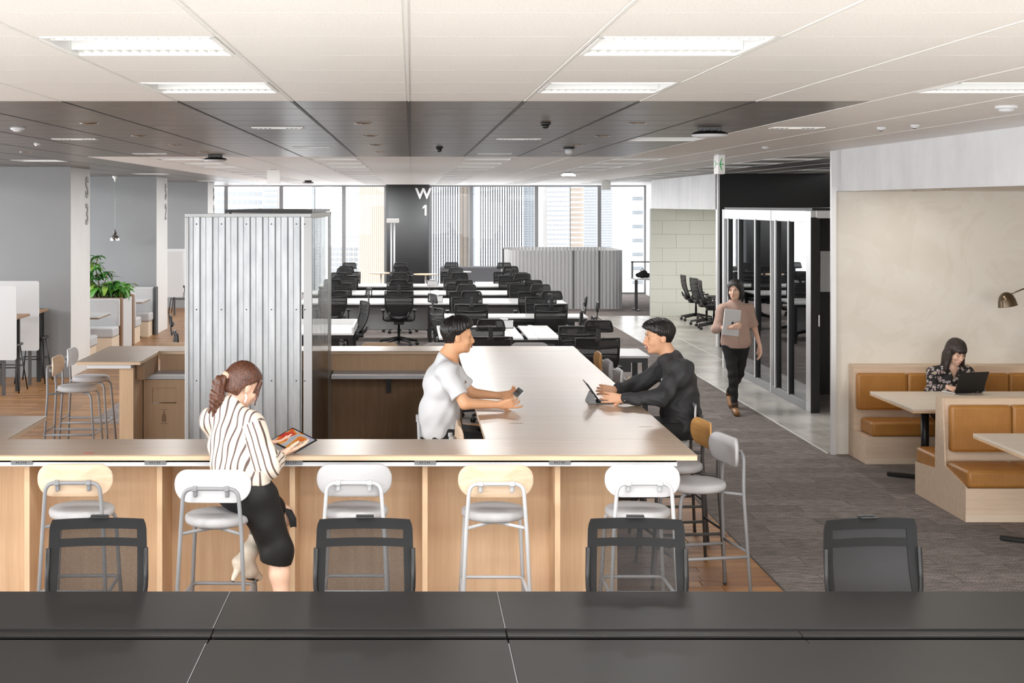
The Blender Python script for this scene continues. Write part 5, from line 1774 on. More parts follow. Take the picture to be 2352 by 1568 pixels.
for i in range(6):
    x0 = .03 + .498 * i
    p = MB(); cushion(p, x0, x0 + .49, -.145, -.07, .47, .845, .025); o = p.build('back_cushion', 'leather', b2)
    piping(x0, x0 + .49, -.135, .47, .845, o)
    p = MB(); cushion(p, x0 - .03, x0 + .49 - .03, -.575, -.12, .262, .40, .028); o = p.build('seat_cushion', 'leather', b2)
    p = MB(); p.tube([(x0 - .02, -.566, .375), (x0 + .45, -.566, .375)], .004, 5); p.build('piping', 'leather', o)
    p = MB(); cushion(p, x0, x0 + .49, .08, .15, .47, .845, .025); p.build('back_cushion', 'leather', b2)
    p = MB(); cushion(p, x0 - .03, x0 + .49 - .03, .13, .575, .262, .40, .028); p.build('seat_cushion', 'leather', b2)
def bench_table(y0, y1, label):
    t = empty('bench_table', (4.275, (y0 + y1) / 2, 0), label=label, cat='table', group='cream tables at the leather banquettes')
    L = (y1 - y0) / 2
    p = MB(); p.box(0, 2.4, -L, L, .70, .72, .002); p.build('table_top', 'bench_top', t)
    p = MB(); p.box(0, 2.4, -L, L, .683, .6995, .001); p.build('edge', 'walnut_edge' if False else 'oak_light', t)
    for X in (.325, 2.0):
        p = MB(); p.lathe([(.035, .03), (.035, .66)], (X, .05, 0), 16); p.build('pole', 'black_metal', t)
        for a in (PI / 4 + .35, -PI / 4 + .2):
            p = MB(); p.obox((X, .05, .02), (.66, .055, .035), (0, 0, a), .006); p.build('base_foot', 'black_metal', t)
        p = MB(); p.box(X - .02, X + .3, .03, .07, .63, .683); p.build('arm', 'black_metal', t)
    return t
bench_table(12.24, 13.40, 'cream table with black pole in front of the seated woman')
bench_table(9.70, 10.94, 'cream table cut by the right edge before the front banquette')
# wall lamp
t = empty('wall_lamp', (6.14, 14.17, 1.62), label='bronze bell shaped wall lamp on a jointed arm at right edge', cat='lamp')
p = MB(); p.lathe([(.05, 0), (.05, .02), (.02, .03)], (0, 0, 0), 20, Matrix.Rotation(PI / 2, 4, 'X')); p.build('wall_plate', 'bronze', t)
p = MB(); p.tube([(0, -.02, 0), (-.05, -.30, .14), (-.22, -.42, .06), (-.44, -.46, -.02)], .007, 8); p.ball((-.05, -.30, .14), .016); p.ball((-.44, -.46, -.02), .014); p.build('arm', 'bronze', t)
mtx = Matrix.Rotation(-.18, 4, 'Y')
p = MB(); p.lathe([(.092, -.15), (.088, -.135), (.080, -.09), (.064, -.05), (.040, -.025), (.015, -.015), (.0001, -.014)], (-.475, -.46, .02), 28, mtx, caps=False); p.build('shade', 'bronze', t)
p = MB(); p.ball((-.47, -.46, -.07), .03); p.build('bulb', 'spot_emit', t)
# ------------------------------------------------------------------ people: signed distance bodies meshed with surface nets
class Field:
    def __init__(s, lo, hi, h):
        s.h = h
        s.lo = np.array(lo, np.float32)
        s.n = np.ceil((np.array(hi) - np.array(lo)) / h).astype(int) + 1
        s.ax = [s.lo[i] + h * np.arange(s.n[i], dtype=np.float32) for i in range(3)]
        s.d = np.full(tuple(s.n), 1.0, np.float32)
    def sub(s, lo, hi):
        a = np.clip(np.floor((np.array(lo) - s.lo) / s.h).astype(int), 0, s.n)
        b = np.clip(np.ceil((np.array(hi) - s.lo) / s.h).astype(int) + 1, 0, s.n)
        sl = tuple(slice(a[i], b[i]) for i in range(3))
        g = np.meshgrid(*[s.ax[i][sl[i]] for i in range(3)], indexing='ij', sparse=True)
        return sl, g
    def put(s, sl, d, k, mode='add'):
        if d.size == 0: return
        o = s.d[sl]
        if mode == 'add':
            if k <= 0: s.d[sl] = np.minimum(o, d); return
            t = np.clip(.5 + .5 * (o - d) / k, 0, 1)
            s.d[sl] = o + (d - o) * t - k * t * (1 - t)
        else:                      # smooth carve
            t = np.clip(.5 - .5 * (o + d) / max(k, 1e-5), 0, 1)
            s.d[sl] = o + (-d - o) * t + k * t * (1 - t)
    def cone(s, a, b, ra, rb=None, k=.02, mode='add'):
        rb = ra if rb is None else rb
        a, b = np.array(a, np.float32), np.array(b, np.float32)
        m = max(ra, rb) + k + 3 * s.h
        sl, (X, Y, Z) = s.sub(np.minimum(a, b) - m, np.maximum(a, b) + m)
        ab = b - a
        L2 = float(ab @ ab) + 1e-9
        t = np.clip(((X - a[0]) * ab[0] + (Y - a[1]) * ab[1] + (Z - a[2]) * ab[2]) / L2, 0, 1)
        d = np.sqrt((X - a[0] - t * ab[0]) ** 2 + (Y - a[1] - t * ab[1]) ** 2 + (Z - a[2] - t * ab[2]) ** 2) - (ra + t * (rb - ra))
        s.put(sl, d, k, mode)
    def ell(s, c, r, R=None, k=.02, mode='add'):
        c = np.array(c, np.float32); r = np.array(r, np.float32)
        m = float(r.max()) + k + 3 * s.h
        sl, (X, Y, Z) = s.sub(c - m, c + m)
        x, y, z = X - c[0], Y - c[1], Z - c[2]
        if R is not None:
            x, y, z = R[0][0] * x + R[1][0] * y + R[2][0] * z, R[0][1] * x + R[1][1] * y + R[2][1] * z, R[0][2] * x + R[1][2] * y + R[2][2] * z
        k0 = np.sqrt((x / r[0]) ** 2 + (y / r[1]) ** 2 + (z / r[2]) ** 2)
        k1 = np.sqrt((x / r[0] ** 2) ** 2 + (y / r[1] ** 2) ** 2 + (z / r[2] ** 2) ** 2)
        d = k0 * (k0 - 1) / np.maximum(k1, 1e-6)
        s.put(sl, d, k, mode)
    def cut(s, point, normal, k=0.0):
        """keep the side the normal points away from"""
        g = np.meshgrid(*s.ax, indexing='ij', sparse=True)
        n = np.array(normal, np.float32); n = n / np.linalg.norm(n)
        pl = (g[0] - point[0]) * n[0] + (g[1] - point[1]) * n[1] + (g[2] - point[2]) * n[2]
        s.d = np.maximum(s.d, pl.astype(np.float32))
    def warp(s, fn):
        g = np.meshgrid(*s.ax, indexing='ij', sparse=True)
        near = np.abs(s.d) < .05
        s.d = np.where(near, s.d + fn(*g).astype(np.float32), s.d)
    def mesh(s, name, material, parent=None, mtx=None, smooth=True, attr=None):
        d = s.d
        ins = d < 0
        c = np.zeros(tuple(x - 1 for x in d.shape), np.int8)
        for i in (0, 1):
            for j in (0, 1):
                for k in (0, 1):
                    c += ins[i:d.shape[0] - 1 + i, j:d.shape[1] - 1 + j, k:d.shape[2] - 1 + k]
        act = (c > 0) & (c < 8)
        idx = np.argwhere(act)
        n = len(idx)
        vid = np.full(act.shape, -1, np.int32)
        vid[tuple(idx.T)] = np.arange(n)
        acc = np.zeros((n, 3), np.float64); cnt = np.zeros(n)
        corners = [(i, j, k) for i in (0, 1) for j in (0, 1) for k in (0, 1)]
        val = {q: d[idx[:, 0] + q[0], idx[:, 1] + q[1], idx[:, 2] + q[2]] for q in corners}
        for a in corners:
            for ax in range(3):
                if a[ax] == 1: continue
                b = list(a); b[ax] = 1; b = tuple(b)
                va, vb = val[a], val[b]
                m = (va < 0) != (vb < 0)
                t = np.where(m, va / np.where(np.abs(va - vb) < 1e-9, 1, va - vb), 0)
                p = np.tile(np.array(a, float), (n, 1)); p[:, ax] += t
                acc[m] += p[m]; cnt[m] += 1
        V = (idx + acc / np.maximum(cnt, 1)[:, None]) * s.h + s.lo
        faces = []
        for ax in range(3):
            u, v = [(1, 2), (2, 0), (0, 1)][ax]
            A = np.take(ins, range(d.shape[ax] - 1), ax); B = np.take(ins, range(1, d.shape[ax]), ax)
            e = np.argwhere(A != B)
            e = e[(e[:, u] > 0) & (e[:, v] > 0) & (e[:, u] < d.shape[u] - 1) & (e[:, v] < d.shape[v] - 1)]
            flip = A[tuple(e.T)]
            def g(du, dv):
                q = e.copy(); q[:, u] -= du; q[:, v] -= dv
                return vid[tuple(q.T)]
            Q = np.stack([g(1, 1), g(0, 1), g(0, 0), g(1, 0)], 1)
            Q[~flip] = Q[~flip][:, ::-1]
            faces.append(Q)
        Fc = np.concatenate(faces)
        Fc = Fc[(Fc >= 0).all(1)]
        # light smoothing of the net
        for it in range(2):
            sm = np.zeros_like(V); ct = np.zeros(len(V))
            for a, b in ((0, 1), (1, 2), (2, 3), (3, 0)):
                np.add.at(sm, Fc[:, a], V[Fc[:, b]]); np.add.at(ct, Fc[:, a], 1)
            V = V * .5 + .5 * sm / np.maximum(ct, 1)[:, None]
        me = bpy.data.meshes.new(name)
        me.vertices.add(len(V)); me.loops.add(Fc.size); me.polygons.add(len(Fc))
        W = V
        if mtx is not None:
            mm = np.array(mtx)
            W = V @ mm[:3, :3].T + mm[:3, 3]
        if parent is not None:
            q = parent
            while q is not None:
                W = W - np.array(q.location); q = q.parent
        me.vertices.foreach_set('co', W.astype(np.float32).ravel())
        me.loops.foreach_set('vertex_index', Fc.astype(np.int32).ravel())
        me.polygons.foreach_set('loop_start', np.arange(0, Fc.size, 4, dtype=np.int32))
        me.polygons.foreach_set('use_smooth', np.full(len(Fc), smooth, dtype=bool))
        me.update()
        if attr is not None:
            a = me.attributes.new('stripe', 'FLOAT', 'POINT')
            a.data.foreach_set('value', attr(V).astype(np.float32))
        me.materials.append(M[material])
        o = bpy.data.objects.new(name, me)
        COL.objects.link(o)
        if parent is not None: o.parent = parent
        return o

def unit(v):
    v = np.array(v, float)
    return v / np.linalg.norm(v)
def frame(f, up=(0, 0, 1)):
    f = unit(f); r = unit(np.cross(f, up)); u = np.cross(r, f)
    return np.stack([r, f, u], 1)            # columns right, forward, up
def V3(*a): return np.array(a, float)

class Head:
    def __init__(s, c, f, scale=1.0, up=(0, 0, 1)):
        s.c = np.array(c, float); s.R = frame(f, up); s.k = scale
    def P(s, x, y, z): return s.c + s.R @ (np.array((x, y, z), float) * s.k)
    def mtx(s):
        m = np.eye(4); m[:3, :3] = s.R * s.k; m[:3, 3] = s.c
        return m
    def add(s, S, female=False, smile=False):
        K = s.k
        e = lambda c, r, k=.012: S.ell(s.P(*c), [x * K for x in r], s.R, k * K)
        e((0, -.012, .034), (.074, .093, .080))
        e((0, .020, -.030), (.060 if female else .063, .064, .080), .02)
        e((0, .028, -.074), (.042 if female else .048, .050, .038), .02)
        e((0, .066, -.098), (.017, .016, .014), .02)
        for sx in (-1, 1):
            e((sx * .036, .058, -.030 if not smile else -.034), (.024, .022, .022), .02)
            e((sx * .076, -.010, -.012), (.008, .020, .031), .006)
            e((sx * .081, -.020, -.008), (.006, .010, .020), .006)
            S.cone(s.P(sx * .010, .092, -.040), s.P(sx * .011, .096, -.041), .0085 * K, .008 * K, .008)
            S.ell(s.P(sx * .031, .090, -.001), [.016 * K, .010 * K, .010 * K], s.R, .010, 'carve')
        S.cone(s.P(0, .082, .012), s.P(0, .104, -.034), .008 * K, .0105 * K, .012)
        S.cone(s.P(0, .103, -.036), s.P(0, .100, -.040), .0105 * K, .010 * K, .008)
        S.cone(s.P(-.034, .073, .020), s.P(.034, .073, .020), .012 * K, None, .02)
        e((0, .083, -.066), (.024, .012, .015), .014)
    def features(s, par, lip='lip', eyes='open', smile=False, brow='brow'):
        K = s.k
        loc = np.array(par.location)
        def B(name, m_, items):
            p = MB()
            for c, r in items:
                p.ball(s.P(*c) - loc, 1.0, 12, 8, tuple(x * K for x in r), Matrix(s.R.tolist()))
            return p.build(name, m_, par)
        if eyes == 'open':
            B('eyes', 'eye_white', [((sx * .031, .0790, -.001), (.0125, .006, .0050)) for sx in (-1, 1)])
            B('iris', 'iris', [((sx * .031, .0845, -.001), (.0050, .002, .0046)) for sx in (-1, 1)])
            B('eyelid_line', 'brow', [((sx * .031, .0830, .0045), (.0140, .0030, .0016)) for sx in (-1, 1)])
        else:
            B('eyelid_line', 'brow', [((sx * .031, .0820, -.0055), (.0135, .0030, .0018)) for sx in (-1, 1)])
        p = MB()
        for sx in (-1, 1):
            p.tube([s.P(sx * .016, .0865, .018) - loc, s.P(sx * .032, .0850, .0235) - loc, s.P(sx * .047, .074, .019) - loc], [.0028 * K, .0034 * K, .0018 * K], 6)
        p.build('eyebrows', brow, par)
        if smile:
            B('mouth', 'mouth_dark', [((0, .0935, -.0655), (.025, .0060, .0080))])
            B('teeth', 'teeth', [((0, .0960, -.0635), (.021, .0050, .0052))])
            B('lips', lip, [((0, .0965, -.0570), (.025, .0042, .0028)), ((0, .0950, -.0745), (.022, .0048, .0036))])
        else:
            B('lips', lip, [((0, .0925, -.0620), (.018, .0042, .0030)), ((0, .0915, -.0685), (.015, .0044, .0036))])

mat('mouth_dark', (120, 50, 48), 0.5)

def hand(S, wrist, d, n, side, size=1.0, curl=(.25, .35, .3), spread=.06, thumb=(.6, .35), k=.006):
    """wrist -> fingers along d; n = palm normal (fingers curl towards n); side +1 puts the thumb at cross(d, n)*side"""
    d, n = unit(d), unit(n)
    n = unit(n - d * (n @ d))
    lat = np.cross(d, n) * side          # towards the thumb
    W = np.array(wrist, float)
    kn = []
    for i in range(4):                   # index .. little
        off = (1.5 - i) * .0195 * size
        Lk = (.088, .092, .088, .080)[i] * size
        K_ = W + d * Lk + lat * off
        S.cone(W + d * .006 + lat * off * .55, K_, .0150 * size, .0115 * size, .012)
        kn.append(K_)
    for i in range(4):
        f = (.92, 1.0, .94, .76)[i] * size
        dd = unit(d + lat * (1.5 - i) * spread)
        p = kn[i]
        ang = 0
        for j, (L, r0, r1) in enumerate(((.044, .0098, .0088), (.028, .0088, .0080), (.022, .0080, .0066))):
            c_ = curl[j] if not isinstance(curl[j], (tuple, list)) else curl[j][i]
            ang += c_
            v = dd * math.cos(ang) + n * math.sin(ang)
            q = p + v * L * f
            S.cone(p, q, r0 * size, r1 * size, .003)
            p = q
    p = W + d * .028 * size + lat * .024 * size + n * .006
    S.cone(W + d * .012, p, .016 * size, .0155 * size, .012)
    a1, a2 = thumb
    v = unit(d * math.cos(a1) + lat * math.sin(a1) + n * a2)
    q = p + v * .036 * size
    S.cone(p, q, .0145 * size, .0110 * size, .006)
    v2 = unit(v + d * .35 + n * .1)
    q2 = q + v2 * .030 * size
    S.cone(q, q2, .0105 * size, .0095 * size, .003)
    v3 = unit(v2 + d * .25)
    S.cone(q2, q2 + v3 * .020 * size, .0095 * size, .0075 * size, .003)

def folds(amp, vecs):
    def fn(X, Y, Z):
        o = 0
        for (kx, ky, kz, ph, a) in vecs:
            o = o + a * np.sin(kx * X + ky * Y + kz * Z + ph + 1.3 * np.sin(11 * X + 9 * Y - 7 * Z))
        return amp * o
    return fn

def hair_cap(name, m_, H, par, grow, cutfn, extra=None, h=.0045, lo=(-.12, -.16, -.24), hi=(.12, .13, .15), strand=.0022, nst=46, taper=0.0):
    """hair is modelled in the head's own frame"""
    S = Field(lo, hi, h)
    S.ell((0, -.012, .036), (.074 + grow, .093 + grow, .080 + grow), None, .01)
    g2 = grow * (.25 if taper else 1)
    S.ell((0, -.035, -.02), (.066 + g2, .066 + g2, .075 + g2 * .6), None, .03)
    if extra: extra(S)
    S.warp(lambda X, Y, Z: strand * np.sin(np.arctan2(X, Y + .02) * nst + 22 * Z + 3 * np.sin(30 * Z + 20 * X)) + strand * .6 * np.sin(90 * X + 35 * Z))
    if taper: S.warp(lambda X, Y, Z: taper * np.clip(.045 - Z, 0, .1) + .004 * np.sin(60 * X + 25 * np.sin(40 * Y)) * np.clip(Z * 12, 0, 1) * .6)
    g = np.meshgrid(*S.ax, indexing='ij', sparse=True)
    S.d = np.maximum(S.d, cutfn(*g).astype(np.float32))
    return S.mesh(name, m_, par, H.mtx())

def torso(S, P, C, N, fwd, w=1.0, inf=0.0, belly=1.0, female=False):
    P, C, N = map(lambda q: np.array(q, float), (P, C, N))
    up = unit(C - P)
    R = frame(fwd, (0, 0, 1))
    r = R[:, 0]; f = R[:, 1]
    up2 = unit(up - r * (up @ r))
    f2 = np.cross(up2, r)
    Rm = np.stack([r, f2, up2], 1)
    S.ell(P, (.168 * w + inf, .120 * w + inf, .115 + inf), Rm, .05)
    S.ell((P + C) / 2, (.140 * w + inf, .102 * belly + inf, .16), Rm, .05)
    S.ell(C, (.160 * w + inf, .112 * w + inf, .165 + inf * .5), Rm, .05)
    for sx in (-1, 1):
        S.cone(N - up2 * .02, N + r * (sx * .135 * w) - up2 * .062, .044 + inf, .040 + inf, .04)
    return r, f2, up2, Rm
def person(name, loc, label):
    return empty(name, loc, label=label, cat='person')

# ---------------------------------------------------------------- man in white shirt (left of the long table, facing right)
def man_white():
    t = person('person', (.25, 10.35, 0), 'young man in white short sleeved shirt smiling at the table, holding a phone')
    f = unit((1, .06, 0))
    P, C, N = V3(.205, 10.36, .83), V3(.215, 10.33, 1.155), V3(.262, 10.32, 1.365)
    H = Head((.335, 10.31, 1.520), (.97, .10, -.03), 1.06, (.04, 0, 1))
    SR, SL = V3(.240, 10.14, 1.285), V3(.262, 10.51, 1.285)
    ER, EL = V3(.375, 10.05, 1.070), V3(.440, 10.56, 1.075)
    WR, WL = V3(.620, 10.12, 1.052), V3(.630, 10.46, 1.070)
    S = Field((.02, 9.93, .60), (.92, 10.70, 1.68), .0048)
    H.add(S, smile=True)
    S.cone(H.P(0, -.028, -.05), N, .054, .060, .03)
    torso(S, P, C, N, f)
    S.cone(SR, SL, .052, .052, .05); S.cone(N, N - V3(0, 0, .05), .06, .075, .05)
    for s0, e0, w0 in ((SR, ER, WR), (SL, EL, WL)):
        S.cone(s0, e0, .050, .040, .03)
        S.cone(e0, w0, .041, .026, .02)
    hand(S, WR, (1, .08, .10), (.05, .9, .25), -1, 1.0, ((.10, .45, .55, .65), (.30, .55, .6, .6), (.2, .3, .35, .35)), .10, (.95, .45))
    hand(S, WL, (.92, -.30, .12), (.15, -.65, .75), 1, 1.0, ((.35, .45, .5, .55), .55, .35), .06, (.85, .40))
    S.mesh('body', 'skin_b', t)
    H.features(t, 'lip', 'narrow', True)
    # shirt
    S = Field((0.0, 9.95, .70), (.60, 10.72, 1.42), .0055)
    torso(S, P, C, N, f, 1.04, .018, 1.12)
    S.ell((.20, 10.34, .95), (.142, .175, .16), None, .05)
    S.cone(SR, SL, .062, .062, .05); S.cone(N - V3(0, 0, .02), C, .068, .10, .05)
    for s0, e0 in ((SR, ER), (SL, EL)):
        S.cone(s0, s0 + (e0 - s0) * .95, .066, .066, .03)
    S.warp(folds(.0042, ((30, 12, 18, 0, 1), (-14, 20, 42, 2, .8), (60, 10, -35, 1, .5))))
    S.cut(N + V3(.01, 0, .0), unit(N - C + V3(.5 * .0 + .08, 0, 0)))
    for s0, e0 in ((SR, ER), (SL, EL)):
        dv = unit(e0 - s0); pt = s0 + (e0 - s0) * .78
        g = np.meshgrid(*S.ax, indexing='ij', sparse=True)
        pl = (g[0] - pt[0]) * dv[0] + (g[1] - pt[1]) * dv[1] + (g[2] - pt[2]) * dv[2]
        rad = np.sqrt((g[0] - pt[0]) ** 2 + (g[1] - pt[1]) ** 2 + (g[2] - pt[2]) ** 2)
        S.d = np.maximum(S.d, np.where(rad < .13, pl, -1).astype(np.float32))
    S.cut((0, 0, .785), (0, 0, -1))
    S.mesh('shirt', 'tee_white', t)
    p = MB(); p.prism([(-.012, -.009), (.012, -.009), (.004, .012), (.0, .0), (-.004, .010)], 'y', -.002, .002)
    o = p.build('shirt_emblem', 'print_grey', t); o.location = V3(.385, 10.22, 1.20) - np.array(t.location); o.rotation_euler = (0, -.2, .9)
    # trousers
    S = Field((0.0, 10.0, .20), (.95, 10.75, .92), .0065)
    torso(S, P, C, N, f, 1.02, .010)
    S.ell((.30, 10.36, .80), (.20, .17, .085), None, .04)
    for y_, ky in ((10.26, 10.22), (10.46, 10.52)):
        S.cone((.22, y_, .805), (.655, ky, .785), .088, .062, .04)
        S.cone((.655, ky, .785), (.600, ky, .36), .060, .044, .02)
    S.warp(folds(.003, ((25, 10, 30, 0, 1), (-20, 16, 26, 2, .7))))
    S.cut((.2, 10.3, .88), (0.15, 0, 1))
    S.mesh('trousers', 'trousers_black', t)
    for ky in (10.22, 10.52):
        S = Field((.50, ky - .08, .25), (.86, ky + .08, .42), .006)
        S.cone((.575, ky, .335), (.60, ky, .36), .042, .045, .02); S.cone((.575, ky, .315), (.76, ky, .300), .036, .030, .02)
        S.cut((0, 0, .288), (0, 0, -1))
        S.mesh('shoe', 'jacket_charcoal', t)
    def cutfn(X, Y, Z):
        line = .80 * Y + .004 - .010 * np.sin(X * 60)
        front = np.where(Y > .045, .052 + .006 * np.sin(X * 130) - .10 * (Y - .045), -1)
        return np.maximum(np.maximum(np.where(Y > -.03, line - Z, (-.098) - Z), front - Z), -1)
    hair_cap('hair', 'hair_black', H, t, .020, cutfn, lambda S: (S.ell((0, .02, .085), (.075, .075, .045), None, .03)), strand=.0036, nst=30, taper=.17)
    return t
man_white()
ph = empty('phone', (.768, 10.31, 1.112), label='smartphone held in both hands by the man in white shirt', cat='phone')
p = MB(); p.box(-.036, .036, -.072, .072, -.004, .004, .004, 2); a = p.build('phone_body', 'laptop_silver', ph)
p = MB(); p.box(-.032, .032, -.068, .068, .0041, .0046); b_ = p.build('screen', 'laptop_black', ph)
ph.rotation_euler = (.12, -.80, .10)

# ---------------------------------------------------------------- man in charcoal jacket (right of the table, facing left)
def man_jacket():
    t = person('person', (2.0, 10.72, 0), 'man in charcoal jacket smiling at the right of the table with a propped tablet')
    f = unit((-1, 0, 0))
    P, C, N = V3(2.01, 10.72, .83), V3(1.995, 10.72, 1.11), V3(1.930, 10.72, 1.315)
    H = Head((1.845, 10.72, 1.475), (-.97, -.10, -.06), 1.07, (-.06, 0, 1))
    SL, SR = V3(1.985, 10.53, 1.245), V3(1.955, 10.91, 1.245)
    EL, ER = V3(1.800, 10.40, 1.065), V3(1.735, 11.02, 1.080)
    WL, WR = V3(1.535, 10.44, 1.052), V3(1.53, 10.84, 1.060)
    S = Field((1.30, 10.28, .95), (2.20, 11.15, 1.62), .0048)
    H.add(S, smile=True)
    S.cone(H.P(0, -.028, -.05), N, .055, .062, .03)
    torso(S, P, C, N, f)
    S.cone(SR, SL, .052, .052, .05)
    for s0, e0, w0 in ((SR, ER, WR), (SL, EL, WL)):
        S.cone(s0, e0, .046, .038, .03)
        S.cone(e0, w0, .038, .026, .02)
    hand(S, WL, (-1, .12, .06), (-.05, .85, -.1), 1, 1.0, (.35, .5, .3), .07, (.85, .25))
    hand(S, WR, (-.96, -.18, .08), (-.05, -.85, .1), -1, 1.0, (.35, .5, .3), .07, (.85, .25))
    S.cut((0, 0, .97), (0, 0, -1))
    S.mesh('body', 'skin_a', t)
    H.features(t, 'lip', 'narrow', True)
    S = Field((1.46, 10.26, .66), (2.26, 11.2, 1.42), .0055)
    torso(S, P, C, N, f, 1.05, .020, 1.12)
    S.ell((2.0, 10.72, .93), (.140, .178, .17), None, .05)
    S.cone(SR, SL, .066, .066, .06); S.cone(N - V3(0, 0, .02), C, .076, .11, .06)
    S.cone(SL + V3(.0, .02, -.02), C + V3(.02, -.06, -.08), .075, .09, .06); S.cone(SR + V3(.0, -.02, -.02), C + V3(.02, .06, -.08), .075, .09, .06)
    for s0, e0, w0 in ((SR, ER, WR), (SL, EL, WL)):
        S.cone(s0, e0, .068, .062, .06)
        S.cone(e0, e0 + (w0 - e0) * .90, .060, .040, .04)
    S.warp(lambda X, Y, Z: .0022 * np.sin(85 * X + 50 * Z + 8 * np.sin(22 * Z + 13 * Y)) * np.clip((1.22 - Z) * 6, 0, 1))
    S.cone(N + V3(.035, -.045, -.01), N + V3(.035, .045, -.01), .036, None, .015)
    S.cone(N + V3(-.045, -.045, -.05), N + V3(.02, -.06, .0), .022, .026, .02)
    S.cone(N + V3(-.045, .045, -.05), N + V3(.02, .06, .0), .022, .026, .02)
    S.warp(folds(.0048, ((34, 10, 22, 0, 1), (-16, 22, 46, 2, .8), (58, 14, -40, 1, .6))))
    S.ell(N + V3(-.030, 0, .03), (.060, .052, .075), None, .01, 'carve')
    S.cut((0, 0, .72), (0, 0, -1))
    S.mesh('jacket', 'jacket_charcoal', t)
    # shirt under the jacket
    S = Field((1.72, 10.60, 1.10), (1.98, 10.84, 1.34), .006)
    S.ell((1.885, 10.72, 1.22), (.075, .06, .095), None, .01); S.cut((1.885, 10.72, 1.285), (-.5, 0, 1))
    S.mesh('undershirt', 'trousers_black', t)
    p = MB(); p.box(-.006, .006, -.003, .003, -.016, .016, .002)
    o = p.build('pen_clip', 'laptop_silver', t); o.location = V3(1.845, 10.585, 1.165) - np.array(t.location)
    S = Field((1.36, 10.4, .20), (2.26, 11.05, .92), .0065)
    torso(S, P, C, N, f, 1.02, .010)
    S.ell((1.92, 10.72, .80), (.20, .17, .085), None, .04)
    for y_, ky in ((10.62, 10.58), (10.82, 10.88)):
        S.cone((1.98, y_, .805), (1.56, ky, .785), .088, .062, .04)
        S.cone((1.56, ky, .785), (1.62, ky, .36), .060, .044, .02)
    S.cut((0, 0, .86), (0, 0, 1))
    S.mesh('trousers', 'trousers_black', t)
    for ky in (10.58, 10.88):
        S = Field((1.38, ky - .08, .25), (1.72, ky + .08, .42), .006)
        S.cone((1.645, ky, .335), (1.62, ky, .36), .042, .045, .02); S.cone((1.645, ky, .315), (1.46, ky, .300), .036, .030, .02)
        S.cut((0, 0, .288), (0, 0, -1))
        S.mesh('shoe', 'jacket_charcoal', t)
    def cutfn(X, Y, Z):
        line = .62 * Y + .004
        front = np.where(Y > .03, .030 + .010 * np.sin(X * 150) + .02 * (np.abs(X) - .04), -1)
        return np.maximum(np.where(Y > -.03, np.maximum(line - Z, front - Z), -.075 - Z), -1)
    hair_cap('hair', 'hair_black', H, t, .017, cutfn, lambda S: (S.ell((0, .035, .070), (.074, .075, .050), None, .03)), strand=.0030, nst=36, taper=.20)
    # watch
    d = unit(WL - EL)
    p = MB(); c = WL - d * .022 - np.array(t.location)
    q = [Vector(c) + Vector((0, math.cos(a) * .030, math.sin(a) * .030)) for a in [2 * PI * i / 20 for i in range(20)]]
    for k in (-1, 0, 1): p.tube([v + Vector((k * .007, 0, 0)) for v in q], .0045, 6, closed=True)
    p.build('watch_strap', 'strap_black', t)
    p = MB(); p.obox(tuple(c + V3(0, -.033, .004)), (.036, .010, .034), (0, 0, 0), .003); p.build('watch_face', 'laptop_silver', t)
    return t
man_jacket()
tb = empty('tablet', (1.385, 10.64, 1.0), label='tablet in a grey folding cover propped up before the man in jacket', cat='tablet')
a_ = -.62
p = MB(); p.obox((-.050, 0, .080), (.007, .245, .178), (0, a_, 0), .003); p.build('tablet_body', 'laptop_black', tb)
p = MB(); p.obox((-.045, 0, .081), (.001, .225, .160), (0, a_, 0)); p.build('screen', 'laptop_black', tb)
p = MB(); p.prism([(-.085, .002), (-.030, .002), (-.048, .070), (-.054, .072)], 'y', -.115, .115); p.build('folding_cover', 'tablet_back', tb)
p = MB(); p.box(-.03, .10, -.115, .115, .001, .006, .002); p.build('cover_flap', 'tablet_back', tb)

